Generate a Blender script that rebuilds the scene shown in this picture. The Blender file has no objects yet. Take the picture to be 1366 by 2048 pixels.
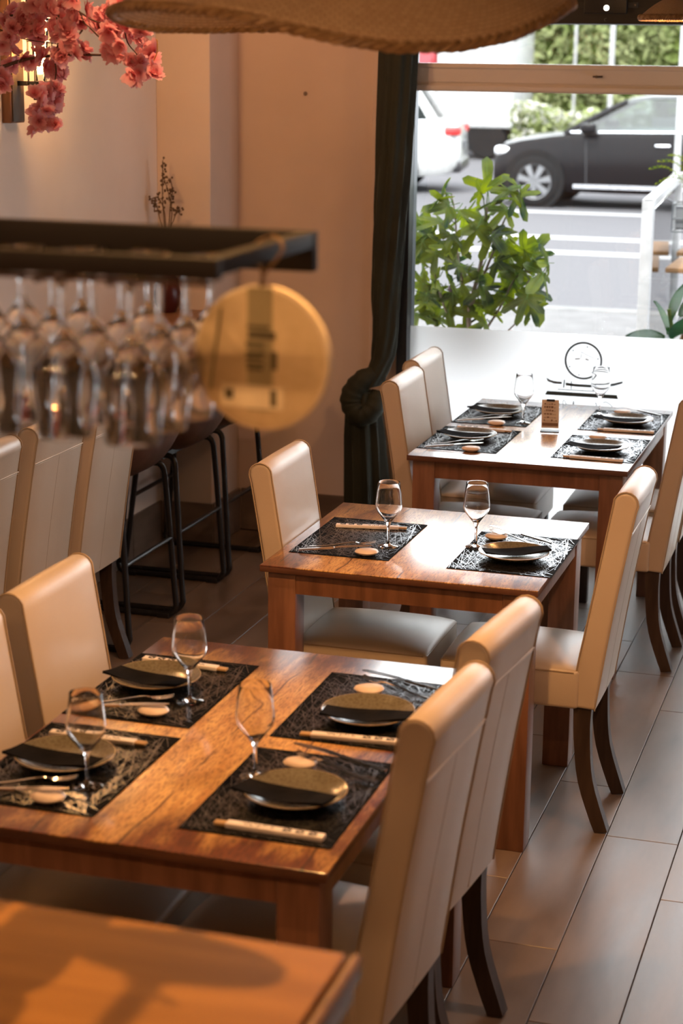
import bpy, bmesh, math, random
from mathutils import Vector, Matrix
C = bpy.context.scene
COL = C.collection
PI = math.pi
random.seed(7)

# ------------------------------------------------------------------ camera
def make_camera():
    yaw, pitch, roll, H, fpx = 0.2970, 0.2413, 0.0121, 2.1182, 3744.0
    cy, sy, cp, sp = math.cos(yaw), math.sin(yaw), math.cos(pitch), math.sin(pitch)
    f = Vector((-sy*cp, cy*cp, -sp)); r = Vector((cy, sy, 0)); u = r.cross(f)
    cr, sr = math.cos(roll), math.sin(roll)
    r2 = cr*r + sr*u; u2 = -sr*r + cr*u
    cam = bpy.data.cameras.new('camera'); o = bpy.data.objects.new('camera', cam); COL.objects.link(o)
    cam.sensor_fit = 'VERTICAL'; cam.sensor_height = 36; cam.sensor_width = 24
    cam.lens = fpx/2048*36
    m = Matrix((r2, u2, -f)).transposed().to_4x4(); m.translation = (0, 0, H)
    o.matrix_world = m
    cam.dof.use_dof = True; cam.dof.focus_distance = 5.5; cam.dof.aperture_fstop = 4.0
    cam.clip_start = 0.05; cam.clip_end = 300
    C.camera = o
make_camera()

# ------------------------------------------------------------------ sky, sun, exposure
w = bpy.data.worlds.new('sky'); C.world = w; w.use_nodes = True
bg = w.node_tree.nodes['Background']; bg.inputs[0].default_value = (0.93, 0.96, 1.0, 1); bg.inputs[1].default_value = 10.0
def light(name, kind, loc, power, color, **k):
    l = bpy.data.lights.new(name, kind); l.energy = power; l.color = color
    aim = k.pop('aim', None)
    for a, b in k.items(): setattr(l, a, b)
    o = bpy.data.objects.new(name, l); COL.objects.link(o); o.location = loc
    if aim is not None:
        o.rotation_euler = (Vector(aim)-Vector(loc)).to_track_quat('-Z', 'Y').to_euler()
    return o
light('sun', 'SUN', (0, -20, 30), 10.0, (1, 0.95, 0.87), aim=(3, 2, 0), angle=0.02)
po = light('window_portal', 'AREA', (-0.45, 7.95, 1.15), 1, (1, 1, 1), aim=(-0.45, 0, 1.15), shape='RECTANGLE', size=3.4, size_y=2.3)
po.data.cycles.is_portal = True
po = light('added_window_portal', 'AREA', (2.4, 6.75, 0.8), 1, (1, 1, 1), aim=(0, 6.75, 0.8), shape='RECTANGLE', size=1.2, size_y=1.2)  # portal for the added side window
po.data.cycles.is_portal = True
C.view_settings.view_transform = 'Standard'; C.view_settings.look = 'None'
C.view_settings.exposure = 0.0; C.view_settings.gamma = 1.0; C.view_settings.use_curve_mapping = False
C.cycles.transparent_max_bounces = 24
C.cycles.use_denoising = True

# ------------------------------------------------------------------ materials
def nmat(name):
    m = bpy.data.materials.new(name); m.use_nodes = True
    return m, m.node_tree.nodes, m.node_tree.links, m.node_tree.nodes['Principled BSDF']
def setin(b, **k):
    for a, v in k.items():
        a = a.replace('_', ' ')
        if a in b.inputs: b.inputs[a].default_value = v
def c4(c): return (c[0], c[1], c[2], 1)
def noise_mat(name, c1, c2, scale=8, rough=0.5, stretch=(1, 1, 1), detail=4, bump=0.0, bscale=None, metal=0.0, ior=1.45, coat=0.0, r2=None, lo=0.35, hi=0.65, coatr=0.05, seed=False, subs=0.0):
    m, N, L, b = nmat(name)
    tc = N.new('ShaderNodeTexCoord'); mp = N.new('ShaderNodeMapping'); mp.inputs['Scale'].default_value = stretch
    L.new(tc.outputs['Object'], mp.inputs['Vector'])
    nz = N.new('ShaderNodeTexNoise'); nz.inputs['Scale'].default_value = scale; nz.inputs['Detail'].default_value = detail
    L.new(mp.outputs[0], nz.inputs['Vector'])
    if seed:
        nz.noise_dimensions = '4D'
        oi = N.new('ShaderNodeObjectInfo'); mu = N.new('ShaderNodeMath'); mu.operation = 'MULTIPLY'; mu.inputs[1].default_value = 40
        L.new(oi.outputs['Random'], mu.inputs[0]); L.new(mu.outputs[0], nz.inputs['W'])
    cr = N.new('ShaderNodeValToRGB'); cr.color_ramp.elements[0].position = lo; cr.color_ramp.elements[1].position = hi
    cr.color_ramp.elements[0].color = c4(c1); cr.color_ramp.elements[1].color = c4(c2)
    L.new(nz.outputs['Fac'], cr.inputs[0]); L.new(cr.outputs[0], b.inputs['Base Color'])
    setin(b, Roughness=rough, Metallic=metal, IOR=ior, Coat_Weight=coat, Coat_Roughness=coatr)
    if r2 is not None:
        mr = N.new('ShaderNodeMapRange'); mr.inputs['To Min'].default_value = rough; mr.inputs['To Max'].default_value = r2
        L.new(nz.outputs['Fac'], mr.inputs['Value']); L.new(mr.outputs[0], b.inputs['Roughness'])
    if bump:
        n2 = N.new('ShaderNodeTexNoise'); n2.inputs['Scale'].default_value = bscale or scale*6; n2.inputs['Detail'].default_value = 3
        L.new(mp.outputs[0], n2.inputs['Vector'])
        bp = N.new('ShaderNodeBump'); bp.inputs['Strength'].default_value = bump; bp.inputs['Distance'].default_value = 0.002
        L.new(n2.outputs['Fac'], bp.inputs['Height']); L.new(bp.outputs[0], b.inputs['Normal'])
    return m
def plain(name, c, rough=0.5, metal=0.0, emit=None, estr=0, ior=1.45, coat=0.0, trans=0.0, alpha=1.0):
    # small wear noise so nothing is perfectly flat
    m = noise_mat(name, tuple(x*0.9 for x in c), tuple(min(1, x*1.08) for x in c), 14, rough, metal=metal, ior=ior, coat=coat)
    b = m.node_tree.nodes['Principled BSDF']
    if emit: setin(b, Emission_Color=c4(emit), Emission_Strength=estr)
    setin(b, Transmission_Weight=trans)
    return m
def wood_top_mat():
    # worn rustic plank print: orange centre, dark red-brown stains towards the ends, cracks along the grain
    m, N, L, b = nmat('rustic_table_print')
    tc = N.new('ShaderNodeTexCoord')
    def mapped(s):
        mp = N.new('ShaderNodeMapping'); mp.inputs['Scale'].default_value = s; L.new(tc.outputs['Object'], mp.inputs['Vector']); return mp
    def nz(mp, s, d=5, dist=0.0):
        n = N.new('ShaderNodeTexNoise'); n.inputs['Scale'].default_value = s; n.inputs['Detail'].default_value = d
        n.inputs['Distortion'].default_value = dist; L.new(mp.outputs[0], n.inputs['Vector']); return n
    def ramp(src, p0, p1, a, bb):
        r = N.new('ShaderNodeValToRGB'); r.color_ramp.elements[0].position = p0; r.color_ramp.elements[1].position = p1
        r.color_ramp.elements[0].color = c4(a); r.color_ramp.elements[1].color = c4(bb); L.new(src, r.inputs[0]); return r
    def mix(f, a, bb, mode='MIX'):
        x = N.new('ShaderNodeMix'); x.data_type = 'RGBA'; x.blend_type = mode
        if isinstance(f, float): x.inputs[0].default_value = f
        else: L.new(f, x.inputs[0])
        L.new(a, x.inputs[6]); L.new(bb, x.inputs[7]); return x.outputs[2]
    g1 = nz(mapped((9, 1.6, 1)), 5, 6)
    base = ramp(g1.outputs['Fac'], 0.32, 0.7, (0.54, 0.265, 0.075), (0.84, 0.52, 0.19))
    fine = nz(mapped((60, 9, 1)), 6, 3)
    fr = ramp(fine.outputs['Fac'], 0.36, 0.52, (0.42, 0.36, 0.33), (1, 1, 1))
    c = mix(1.0, base.outputs[0], fr.outputs[0], 'MULTIPLY')
    # dark stain patches stronger near the ends of the print
    sep = N.new('ShaderNodeSeparateXYZ'); L.new(tc.outputs['Object'], sep.inputs[0])
    def math2(op, a, v=None, bsrc=None):
        n = N.new('ShaderNodeMath'); n.operation = op; L.new(a, n.inputs[0])
        if bsrc is not None: L.new(bsrc, n.inputs[1])
        elif v is not None: n.inputs[1].default_value = v
        return n.outputs[0]
    ax = math2('ABSOLUTE', sep.outputs[0]); ay = math2('ABSOLUTE', sep.outputs[1])
    mx = N.new('ShaderNodeMapRange'); mx.inputs['From Min'].default_value = 0.2; mx.inputs['From Max'].default_value = 0.4; L.new(ax, mx.inputs['Value'])
    my = N.new('ShaderNodeMapRange'); my.inputs['From Min'].default_value = 0.3; my.inputs['From Max'].default_value = 0.58; L.new(ay, my.inputs['Value'])
    e = math2('MAXIMUM', mx.outputs[0], bsrc=my.outputs[0])
    st = nz(mapped((4.5, 1.5, 1)), 3.2, 6, 0.6)
    e2 = math2('MULTIPLY', e, 0.42); s2 = math2('ADD', st.outputs['Fac'], bsrc=e2)
    sr = ramp(s2, 0.56, 0.86, (1, 1, 1), (0.2, 0.085, 0.055))
    c = mix(1.0, c, sr.outputs[0], 'MULTIPLY')
    # cracks and plank joints along y
    wob = nz(mapped((1, 1, 1)), 5, 2)
    wv = math2('MULTIPLY_ADD', wob.outputs['Fac'], 0.035); wv.node.inputs[2].default_value = -0.0175
    xs = math2('ADD', sep.outputs[0], bsrc=wv)
    pm = math2('PINGPONG', xs, 0.085)
    cr1 = N.new('ShaderNodeMapRange'); cr1.inputs['From Min'].default_value = 0.001; cr1.inputs['From Max'].default_value = 0.0035; L.new(pm, cr1.inputs['Value'])
    gate = nz(mapped((6, 1.6, 1)), 3, 2)
    gr = ramp(gate.outputs['Fac'], 0.46, 0.56, (0, 0, 0), (1, 1, 1))
    crk = math2('MAXIMUM', cr1.outputs[0], bsrc=gr.outputs[0])
    ck = ramp(crk, 0.0, 1.0, (0.16, 0.1, 0.08), (1, 1, 1))
    c = mix(1.0, c, ck.outputs[0], 'MULTIPLY')
    L.new(c, b.inputs['Base Color'])
    setin(b, Roughness=0.3, IOR=1.5, Coat_Weight=1.0, Coat_Roughness=0.16, Coat_IOR=1.75)
    bp = N.new('ShaderNodeBump'); bp.inputs['Strength'].default_value = 0.06; bp.inputs['Distance'].default_value = 0.001
    L.new(fine.outputs['Fac'], bp.inputs['Height']); L.new(bp.outputs[0], b.inputs['Normal'])
    return m
def floor_mat():
    m = noise_mat('wood_look_tile', (0.108, 0.077, 0.058), (0.22, 0.163, 0.126), 2.4, 0.24, (4, 1, 1), 7, bump=0.14, bscale=12, r2=0.46, lo=0.3, hi=0.72, seed=True, ior=1.6)
    N, L = m.node_tree.nodes, m.node_tree.links; b = N['Principled BSDF']
    oi = N.new('ShaderNodeObjectInfo'); mr = N.new('ShaderNodeMapRange'); mr.inputs['To Min'].default_value = 0.86; mr.inputs['To Max'].default_value = 1.12
    L.new(oi.outputs['Random'], mr.inputs['Value'])
    x = N.new('ShaderNodeMix'); x.data_type = 'RGBA'; x.blend_type = 'MULTIPLY'; x.inputs[0].default_value = 1
    src = b.inputs['Base Color'].links[0].from_socket
    L.new(src, x.inputs[6]); L.new(mr.outputs[0], x.inputs[7]); L.new(x.outputs[2], b.inputs['Base Color'])
    return m
def thin_glass(name, tint=(1, 1, 1), ior=1.5, rough=0.0):
    m, N, L, b = nmat(name); N.remove(b)
    out = N['Material Output']; t = N.new('ShaderNodeBsdfTransparent'); t.inputs[0].default_value = c4(tint)
    g = N.new('ShaderNodeBsdfGlossy'); g.inputs['Roughness'].default_value = rough
    f = N.new('ShaderNodeFresnel'); f.inputs['IOR'].default_value = ior
    x = N.new('ShaderNodeMixShader'); L.new(f.outputs[0], x.inputs[0]); L.new(t.outputs[0], x.inputs[1]); L.new(g.outputs[0], x.inputs[2])
    L.new(x.outputs[0], out.inputs['Surface']); return m
def translucent(name, c, wt, rough=0.5, noise=0.0, c2=None, scale=20, gloss=0.0):
    m, N, L, b = nmat(name); N.remove(b); out = N['Material Output']
    d = N.new('ShaderNodeBsdfDiffuse'); t = N.new('ShaderNodeBsdfTranslucent'); x = N.new('ShaderNodeMixShader'); x.inputs[0].default_value = wt
    if c2:
        tc = N.new('ShaderNodeTexCoord'); nz = N.new('ShaderNodeTexNoise'); nz.inputs['Scale'].default_value = scale
        oi = N.new('ShaderNodeObjectInfo'); nz.noise_dimensions = '4D'; mu = N.new('ShaderNodeMath'); mu.operation = 'MULTIPLY'; mu.inputs[1].default_value = 30
        L.new(oi.outputs['Random'], mu.inputs[0]); L.new(mu.outputs[0], nz.inputs['W']); L.new(tc.outputs['Object'], nz.inputs['Vector'])
        cr = N.new('ShaderNodeValToRGB'); cr.color_ramp.elements[0].position = 0.35; cr.color_ramp.elements[1].position = 0.65
        cr.color_ramp.elements[0].color = c4(c); cr.color_ramp.elements[1].color = c4(c2)
        L.new(nz.outputs['Fac'], cr.inputs[0]); L.new(cr.outputs[0], d.inputs[0]); L.new(cr.outputs[0], t.inputs[0])
    else:
        d.inputs[0].default_value = c4(c); t.inputs[0].default_value = c4(c)
    L.new(d.outputs[0], x.inputs[1]); L.new(t.outputs[0], x.inputs[2])
    last = x
    if gloss:
        g = N.new('ShaderNodeBsdfGlossy'); g.inputs['Roughness'].default_value = rough; y = N.new('ShaderNodeMixShader'); y.inputs[0].default_value = gloss
        L.new(x.outputs[0], y.inputs[1]); L.new(g.outputs[0], y.inputs[2]); last = y
    L.new(last.outputs[0], out.inputs['Surface']); return m
def emission(name, c, s):
    m, N, L, b = nmat(name); setin(b, Base_Color=c4(c), Emission_Color=c4(c), Emission_Strength=s); return m
def petal_mat():
    m, N, L, b = nmat('cherry_petal'); N.remove(b); out = N['Material Output']
    tc = N.new('ShaderNodeTexCoord'); ln = N.new('ShaderNodeVectorMath'); ln.operation = 'LENGTH'; L.new(tc.outputs['Object'], ln.inputs[0])
    cr = N.new('ShaderNodeValToRGB'); e = cr.color_ramp.elements
    e[0].position = 0.0; e[0].color = (0.55, 0.06, 0.09, 1); e[1].position = 1.0; e[1].color = (0.92, 0.60, 0.64, 1)
    k = cr.color_ramp.elements.new(0.35); k.color = (0.88, 0.38, 0.44, 1)
    mr = N.new('ShaderNodeMapRange'); mr.inputs['From Max'].default_value = 0.024; L.new(ln.outputs['Value'], mr.inputs['Value']); L.new(mr.outputs[0], cr.inputs[0])
    d = N.new('ShaderNodeBsdfDiffuse'); t = N.new('ShaderNodeBsdfTranslucent'); x = N.new('ShaderNodeMixShader'); x.inputs[0].default_value = 0.5
    L.new(cr.outputs[0], d.inputs[0]); L.new(cr.outputs[0], t.inputs[0]); L.new(d.outputs[0], x.inputs[1]); L.new(t.outputs[0], x.inputs[2])
    L.new(x.outputs[0], out.inputs['Surface']); return m
def weave_mat():
    m, N, L, b = nmat('rattan_weave')
    uv = N.new('ShaderNodeUVMap'); br = N.new('ShaderNodeTexBrick')
    br.inputs['Scale'].default_value = 1.0; br.inputs['Brick Width'].default_value = 0.5; br.inputs['Row Height'].default_value = 0.25
    br.inputs['Mortar Size'].default_value = 0.035; br.inputs['Mortar Smooth'].default_value = 1.0
    br.inputs['Color1'].default_value = (0.62, 0.43, 0.27, 1); br.inputs['Color2'].default_value = (0.54, 0.36, 0.22, 1); br.inputs['Mortar'].default_value = (0.26, 0.15, 0.08, 1)
    L.new(uv.outputs[0], br.inputs['Vector'])
    L.new(br.outputs['Color'], b.inputs['Base Color']); setin(b, Roughness=0.55)
    bp = N.new('ShaderNodeBump'); bp.inputs['Strength'].default_value = 0.6; bp.inputs['Distance'].default_value = 0.003; bp.invert = True
    L.new(br.outputs['Fac'], bp.inputs['Height']); L.new(bp.outputs[0], b.inputs['Normal'])
    return m
M = {}
M['wall'] = noise_mat('painted_plaster', (0.60, 0.485, 0.42), (0.66, 0.54, 0.47), 2.0, 0.75, bump=0.05, bscale=160)
M['walldaylit'] = noise_mat('daylit_plaster', (0.70, 0.62, 0.56), (0.76, 0.68, 0.62), 2.0, 0.75, bump=0.05, bscale=160)  # same plaster, colour raised to stand for daylight on the left wall
M['wallpillar'] = noise_mat('pillar_plaster', (0.60, 0.51, 0.45), (0.66, 0.56, 0.50), 2.0, 0.75, bump=0.05, bscale=160)  # same plaster, its light put in as a tone between the other walls
M['ceiling'] = noise_mat('dark_ceiling_paint', (0.10, 0.08, 0.065), (0.14, 0.11, 0.09), 4, 0.8)
M['skirt'] = noise_mat('skirting_tile', (0.14, 0.105, 0.085), (0.2, 0.15, 0.12), 5, 0.4, (1, 1, 3))
M['grout'] = plain('dark_grout', (0.025, 0.02, 0.018), 0.9)
M['tile'] = floor_mat()
M['frame'] = noise_mat('window_frame_paint', (0.55, 0.52, 0.53), (0.59, 0.56, 0.57), 3, 0.4)
M['jamb'] = plain('dark_aluminium', (0.05, 0.055, 0.065), 0.4, 0.4)
M['beam'] = noise_mat('dark_beam', (0.012, 0.011, 0.011), (0.022, 0.02, 0.019), 6, 0.45, (1, 6, 6))
M['pane'] = thin_glass('window_pane', (0.97, 0.985, 0.98), 1.5)
M['film'] = translucent('frosted_film', (0.90, 0.90, 0.91), 0.85)
M['decal'] = plain('slate_vinyl', (0.055, 0.085, 0.1), 0.6)
M['decal_light'] = plain('pale_vinyl', (0.42, 0.43, 0.46), 0.6)
M['top'] = wood_top_mat()
M['twood'] = noise_mat('table_leg_wood', (0.15, 0.064, 0.034), (0.235, 0.105, 0.057), 4, 0.38, (9, 9, 1), 6, bump=0.05, bscale=30)
M['tedge'] = noise_mat('table_edge', (0.085, 0.035, 0.02), (0.13, 0.055, 0.03), 8, 0.35)
M['leather'] = noise_mat('cream_leather', (0.52, 0.42, 0.32), (0.58, 0.48, 0.375), 3, 0.36, bump=0.12, bscale=240, r2=0.42, ior=1.5)
M['piping'] = plain('leather_piping', (0.40, 0.30, 0.20), 0.5)
M['stitch'] = plain('cream_stitching', (0.62, 0.52, 0.40), 0.5)
M['cleg'] = noise_mat('walnut_leg', (0.035, 0.021, 0.015), (0.06, 0.037, 0.026), 5, 0.42, (8, 8, 1), 5)
M['brown'] = noise_mat('worn_brown_leather', (0.085, 0.042, 0.03), (0.16, 0.085, 0.062), 7, 0.42, detail=7, bump=0.15, bscale=120)
M['black'] = plain('black_metal', (0.012, 0.012, 0.014), 0.35, 0.0)
M['rack'] = plain('bronzed_rack_metal', (0.009, 0.006, 0.005), 0.6, ior=1.3)
M['rod'] = plain('rack_rod_metal', (0.16, 0.12, 0.10), 0.3, 0.9)
M['mat'] = noise_mat('woven_placemat_base', (0.006, 0.006, 0.007), (0.012, 0.012, 0.013), 60, 0.7, ior=1.06)
M['strand'] = noise_mat('metallic_placemat_strand', (0.03, 0.03, 0.031), (0.30, 0.30, 0.315), 45, 0.27, metal=1.0, lo=0.3, hi=0.55)
M['plate'] = noise_mat('speckled_stoneware', (0.115, 0.10, 0.07), (0.155, 0.138, 0.10), 160, 0.18, detail=3, ior=1.6, lo=0.38, hi=0.55)
M['rimglaze'] = noise_mat('tan_rim_glaze', (0.3, 0.22, 0.13), (0.42, 0.32, 0.2), 40, 0.25)
M['napkin'] = noise_mat('black_linen', (0.008, 0.008, 0.009), (0.014, 0.013, 0.014), 30, 0.8, ior=1.06, bump=0.2, bscale=500)
M['steel'] = noise_mat('polished_steel', (0.58, 0.56, 0.54), (0.66, 0.64, 0.62), 10, 0.14, metal=1.0)
M['stone'] = noise_mat('pale_pebble', (0.68, 0.55, 0.47), (0.78, 0.65, 0.56), 18, 0.35, lo=0.3, hi=0.7)
M['paper'] = plain('pink_white_paper', (0.82, 0.76, 0.74), 0.6)
M['ink'] = plain('black_ink', (0.012, 0.012, 0.013), 0.6)
M['bamboo'] = noise_mat('bamboo', (0.50, 0.31, 0.14), (0.6, 0.4, 0.2), 20, 0.5, (1, 1, 1))
M['card'] = noise_mat('kraft_card', (0.62, 0.53, 0.45), (0.68, 0.58, 0.5), 20, 0.7)
M['cardink'] = plain('brown_ink', (0.2, 0.12, 0.08), 0.7)
M['acrylic'] = thin_glass('clear_acrylic', (0.95, 0.97, 0.97), 1.49)
g, N_, L_, b_ = nmat('drinking_glass'); setin(b_, Base_Color=(1, 1, 1, 1), Roughness=0.0, IOR=1.45, Transmission_Weight=1.0); M['glass'] = g
M['velvet'] = noise_mat('dark_green_velvet', (0.012, 0.015, 0.010), (0.022, 0.026, 0.017), 5, 0.75, bump=0.1, bscale=200)
b_ = M['velvet'].node_tree.nodes['Principled BSDF']; setin(b_, Sheen_Weight=0.15, Sheen_Roughness=0.4, Sheen_Tint=(0.35, 0.4, 0.25, 1))
M['weave'] = weave_mat()
M['braid'] = noise_mat('rattan_braid', (0.2, 0.11, 0.05), (0.36, 0.22, 0.11), 60, 0.55)
M['cord'] = plain('black_cord', (0.01, 0.01, 0.01), 0.6)
M['bulb'] = emission('warm_bulb', (1.0, 0.55, 0.2), 30)
M['filament'] = emission('glowing_filament', (1.0, 0.50, 0.16), 110)
M['addedbulb'] = emission('added_string_bulb', (1.0, 0.55, 0.25), 560)  # strong glow for the added bulbs
M['counter'] = noise_mat('counter_oak', (0.26, 0.115, 0.023), (0.34, 0.155, 0.034), 3, 0.5, (1.2, 9, 9), 6, ior=1.2)
M['counter_edge'] = noise_mat('counter_edge_wood', (0.14, 0.07, 0.035), (0.22, 0.115, 0.055), 4, 0.35, (2, 9, 9), 5)
M['cork'] = noise_mat('cream_cork', (0.60, 0.45, 0.24), (0.66, 0.5, 0.28), 60, 0.7)
M['corkrim'] = noise_mat('cream_cork_rim', (0.72, 0.57, 0.36), (0.78, 0.64, 0.42), 40, 0.6)
M['label'] = plain('label_paper', (0.80, 0.66, 0.42), 0.6)
M['band'] = plain('olive_band', (0.33, 0.27, 0.14), 0.6)
M['bandprint'] = plain('olive_print', (0.10, 0.08, 0.04), 0.6)
M['twine'] = plain('jute_twine', (0.2, 0.12, 0.06), 0.8)
M['scwood'] = noise_mat('sconce_wood', (0.12, 0.05, 0.02), (0.2, 0.09, 0.04), 6, 0.45, (9, 9, 1))
M['scmetal'] = plain('sconce_metal', (0.11, 0.09, 0.075), 0.4, 0.5)
M['petal'] = petal_mat()
M['twig'] = noise_mat('cherry_twig', (0.06, 0.035, 0.025), (0.11, 0.065, 0.045), 30, 0.7)
M['dry'] = noise_mat('dried_stem', (0.09, 0.055, 0.03), (0.15, 0.095, 0.055), 30, 0.8)
M['vase'] = plain('dark_red_glaze', (0.06, 0.010, 0.010), 0.3)
M['shelf'] = noise_mat('wall_bar_wood', (0.2, 0.1, 0.05), (0.3, 0.16, 0.08), 4, 0.4, (9, 1, 9), 5)
M['teal'] = noise_mat('dark_teal_top', (0.03, 0.07, 0.085), (0.045, 0.09, 0.11), 4, 0.35)  # even dark teal over the whole tabletop
M['figleaf'] = translucent('fig_leaf', (0.004, 0.022, 0.008), 0.55, 0.35, 0, (0.125, 0.155, 0.002), 9, 0.012)
M['figvein'] = translucent('fig_vein', (0.10, 0.16, 0.05), 0.3)
M['figwood'] = noise_mat('fig_wood', (0.10, 0.075, 0.055), (0.17, 0.13, 0.1), 20, 0.7)
M['rubber'] = translucent('rubber_leaf', (0.006, 0.03, 0.015), 0.35, 0.25, 0, (0.02, 0.06, 0.015), 6, 0.03)
M['fern'] = translucent('fern_frond', (0.04, 0.07, 0.003), 0.5, 0.4, 0, (0.11, 0.115, 0.004), 20)
M['fignut'] = plain('fig_fruit', (0.05, 0.03, 0.05), 0.4)
M['asphalt'] = noise_mat('pale_asphalt', (0.0578, 0.0564, 0.0612), (0.0666, 0.0653, 0.0694), 30, 0.9, ior=1.08)
M['kerb'] = noise_mat('pale_kerb', (0.0884, 0.0884, 0.0884), (0.1088, 0.1088, 0.1088), 6, 0.8, ior=1.08)
M['pave'] = noise_mat('pale_paving', (0.0714, 0.0694, 0.0707), (0.0850, 0.0830, 0.0843), 6, 0.8, ior=1.08)
M['line'] = plain('road_paint', (0.2040, 0.2040, 0.2074), 0.7, ior=1.08)
M['hedge'] = translucent('hedge_leaf', (0.075, 0.10, 0.028), 0.35, 0.5, 0, (0.24, 0.26, 0.13), 1.5)
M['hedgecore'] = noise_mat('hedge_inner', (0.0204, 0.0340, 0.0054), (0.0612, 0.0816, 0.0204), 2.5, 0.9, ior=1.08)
M['flower'] = plain('white_blossom', (0.2448, 0.2414, 0.2108), 0.7, ior=1.08)
M['conc'] = noise_mat('pale_concrete', (0.0612, 0.0612, 0.0639), (0.0748, 0.0748, 0.0775), 4, 0.8, ior=1.08)
M['white'] = plain('white_paint', (0.2040, 0.2040, 0.2074), 0.45, ior=1.08)
M['darkcar'] = plain('dark_grey_car_paint', (0.0045, 0.0042, 0.005), 0.3, ior=1.18)
M['whitecar'] = plain('white_car_paint', (0.2856, 0.2856, 0.2856), 0.3, coat=0.8, ior=1.08)
M['redcar'] = plain('red_car_paint', (0.2040, 0.0082, 0.0136), 0.3, coat=0.8, ior=1.08)
M['carglass'] = thin_glass('car_glass', (0.45, 0.52, 0.5), 1.7, 0.02)
M['carglass2'] = thin_glass('dark_car_glass', (0.09, 0.13, 0.12), 1.25, 0.03)
M['tyre'] = plain('tyre_rubber', (0.009, 0.009, 0.0095), 0.9, ior=1.06)
M['alloy'] = plain('alloy_wheel', (0.1360, 0.1360, 0.1428), 0.3, 0.7, ior=1.08)
M['chrome'] = plain('chrome', (0.75, 0.75, 0.78), 0.15, 1.0)
M['red'] = plain('tail_lamp_red', (0.3, 0.01, 0.01), 0.3)
M['lampglass'] = plain('headlamp', (0.5, 0.5, 0.52), 0.1, 0.3)
M['plateno'] = plain('number_plate', (0.0816, 0.0836, 0.0884), 0.5, ior=1.08)
M['terwood'] = noise_mat('terrace_table_wood', (0.0952, 0.0510, 0.0245), (0.1224, 0.0680, 0.0340), 5, 0.5, (0.6800, 5.4400, 0.6800), ior=1.08)
M['wire'] = plain('dark_wire', (0.03, 0.035, 0.04), 0.4)
M['pot'] = plain('grey_pot', (0.0816, 0.0836, 0.0884), 0.5, ior=1.08)
M['soil'] = plain('soil', (0.03, 0.02, 0.015), 0.9)
M['plastic'] = plain('white_chair_plastic', (0.1360, 0.1360, 0.1462), 0.4, ior=1.08)
M['led'] = emission('led_white', (1.0, 0.93, 0.82), 6)
M['fixture'] = plain('fixture_white', (0.5, 0.48, 0.45), 0.4)
M['plug'] = plain('grey_wall_plug', (0.22, 0.17, 0.14), 0.7)
M['brass'] = plain('brass_hook', (0.6, 0.36, 0.08), 0.4, 0.5)

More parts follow.
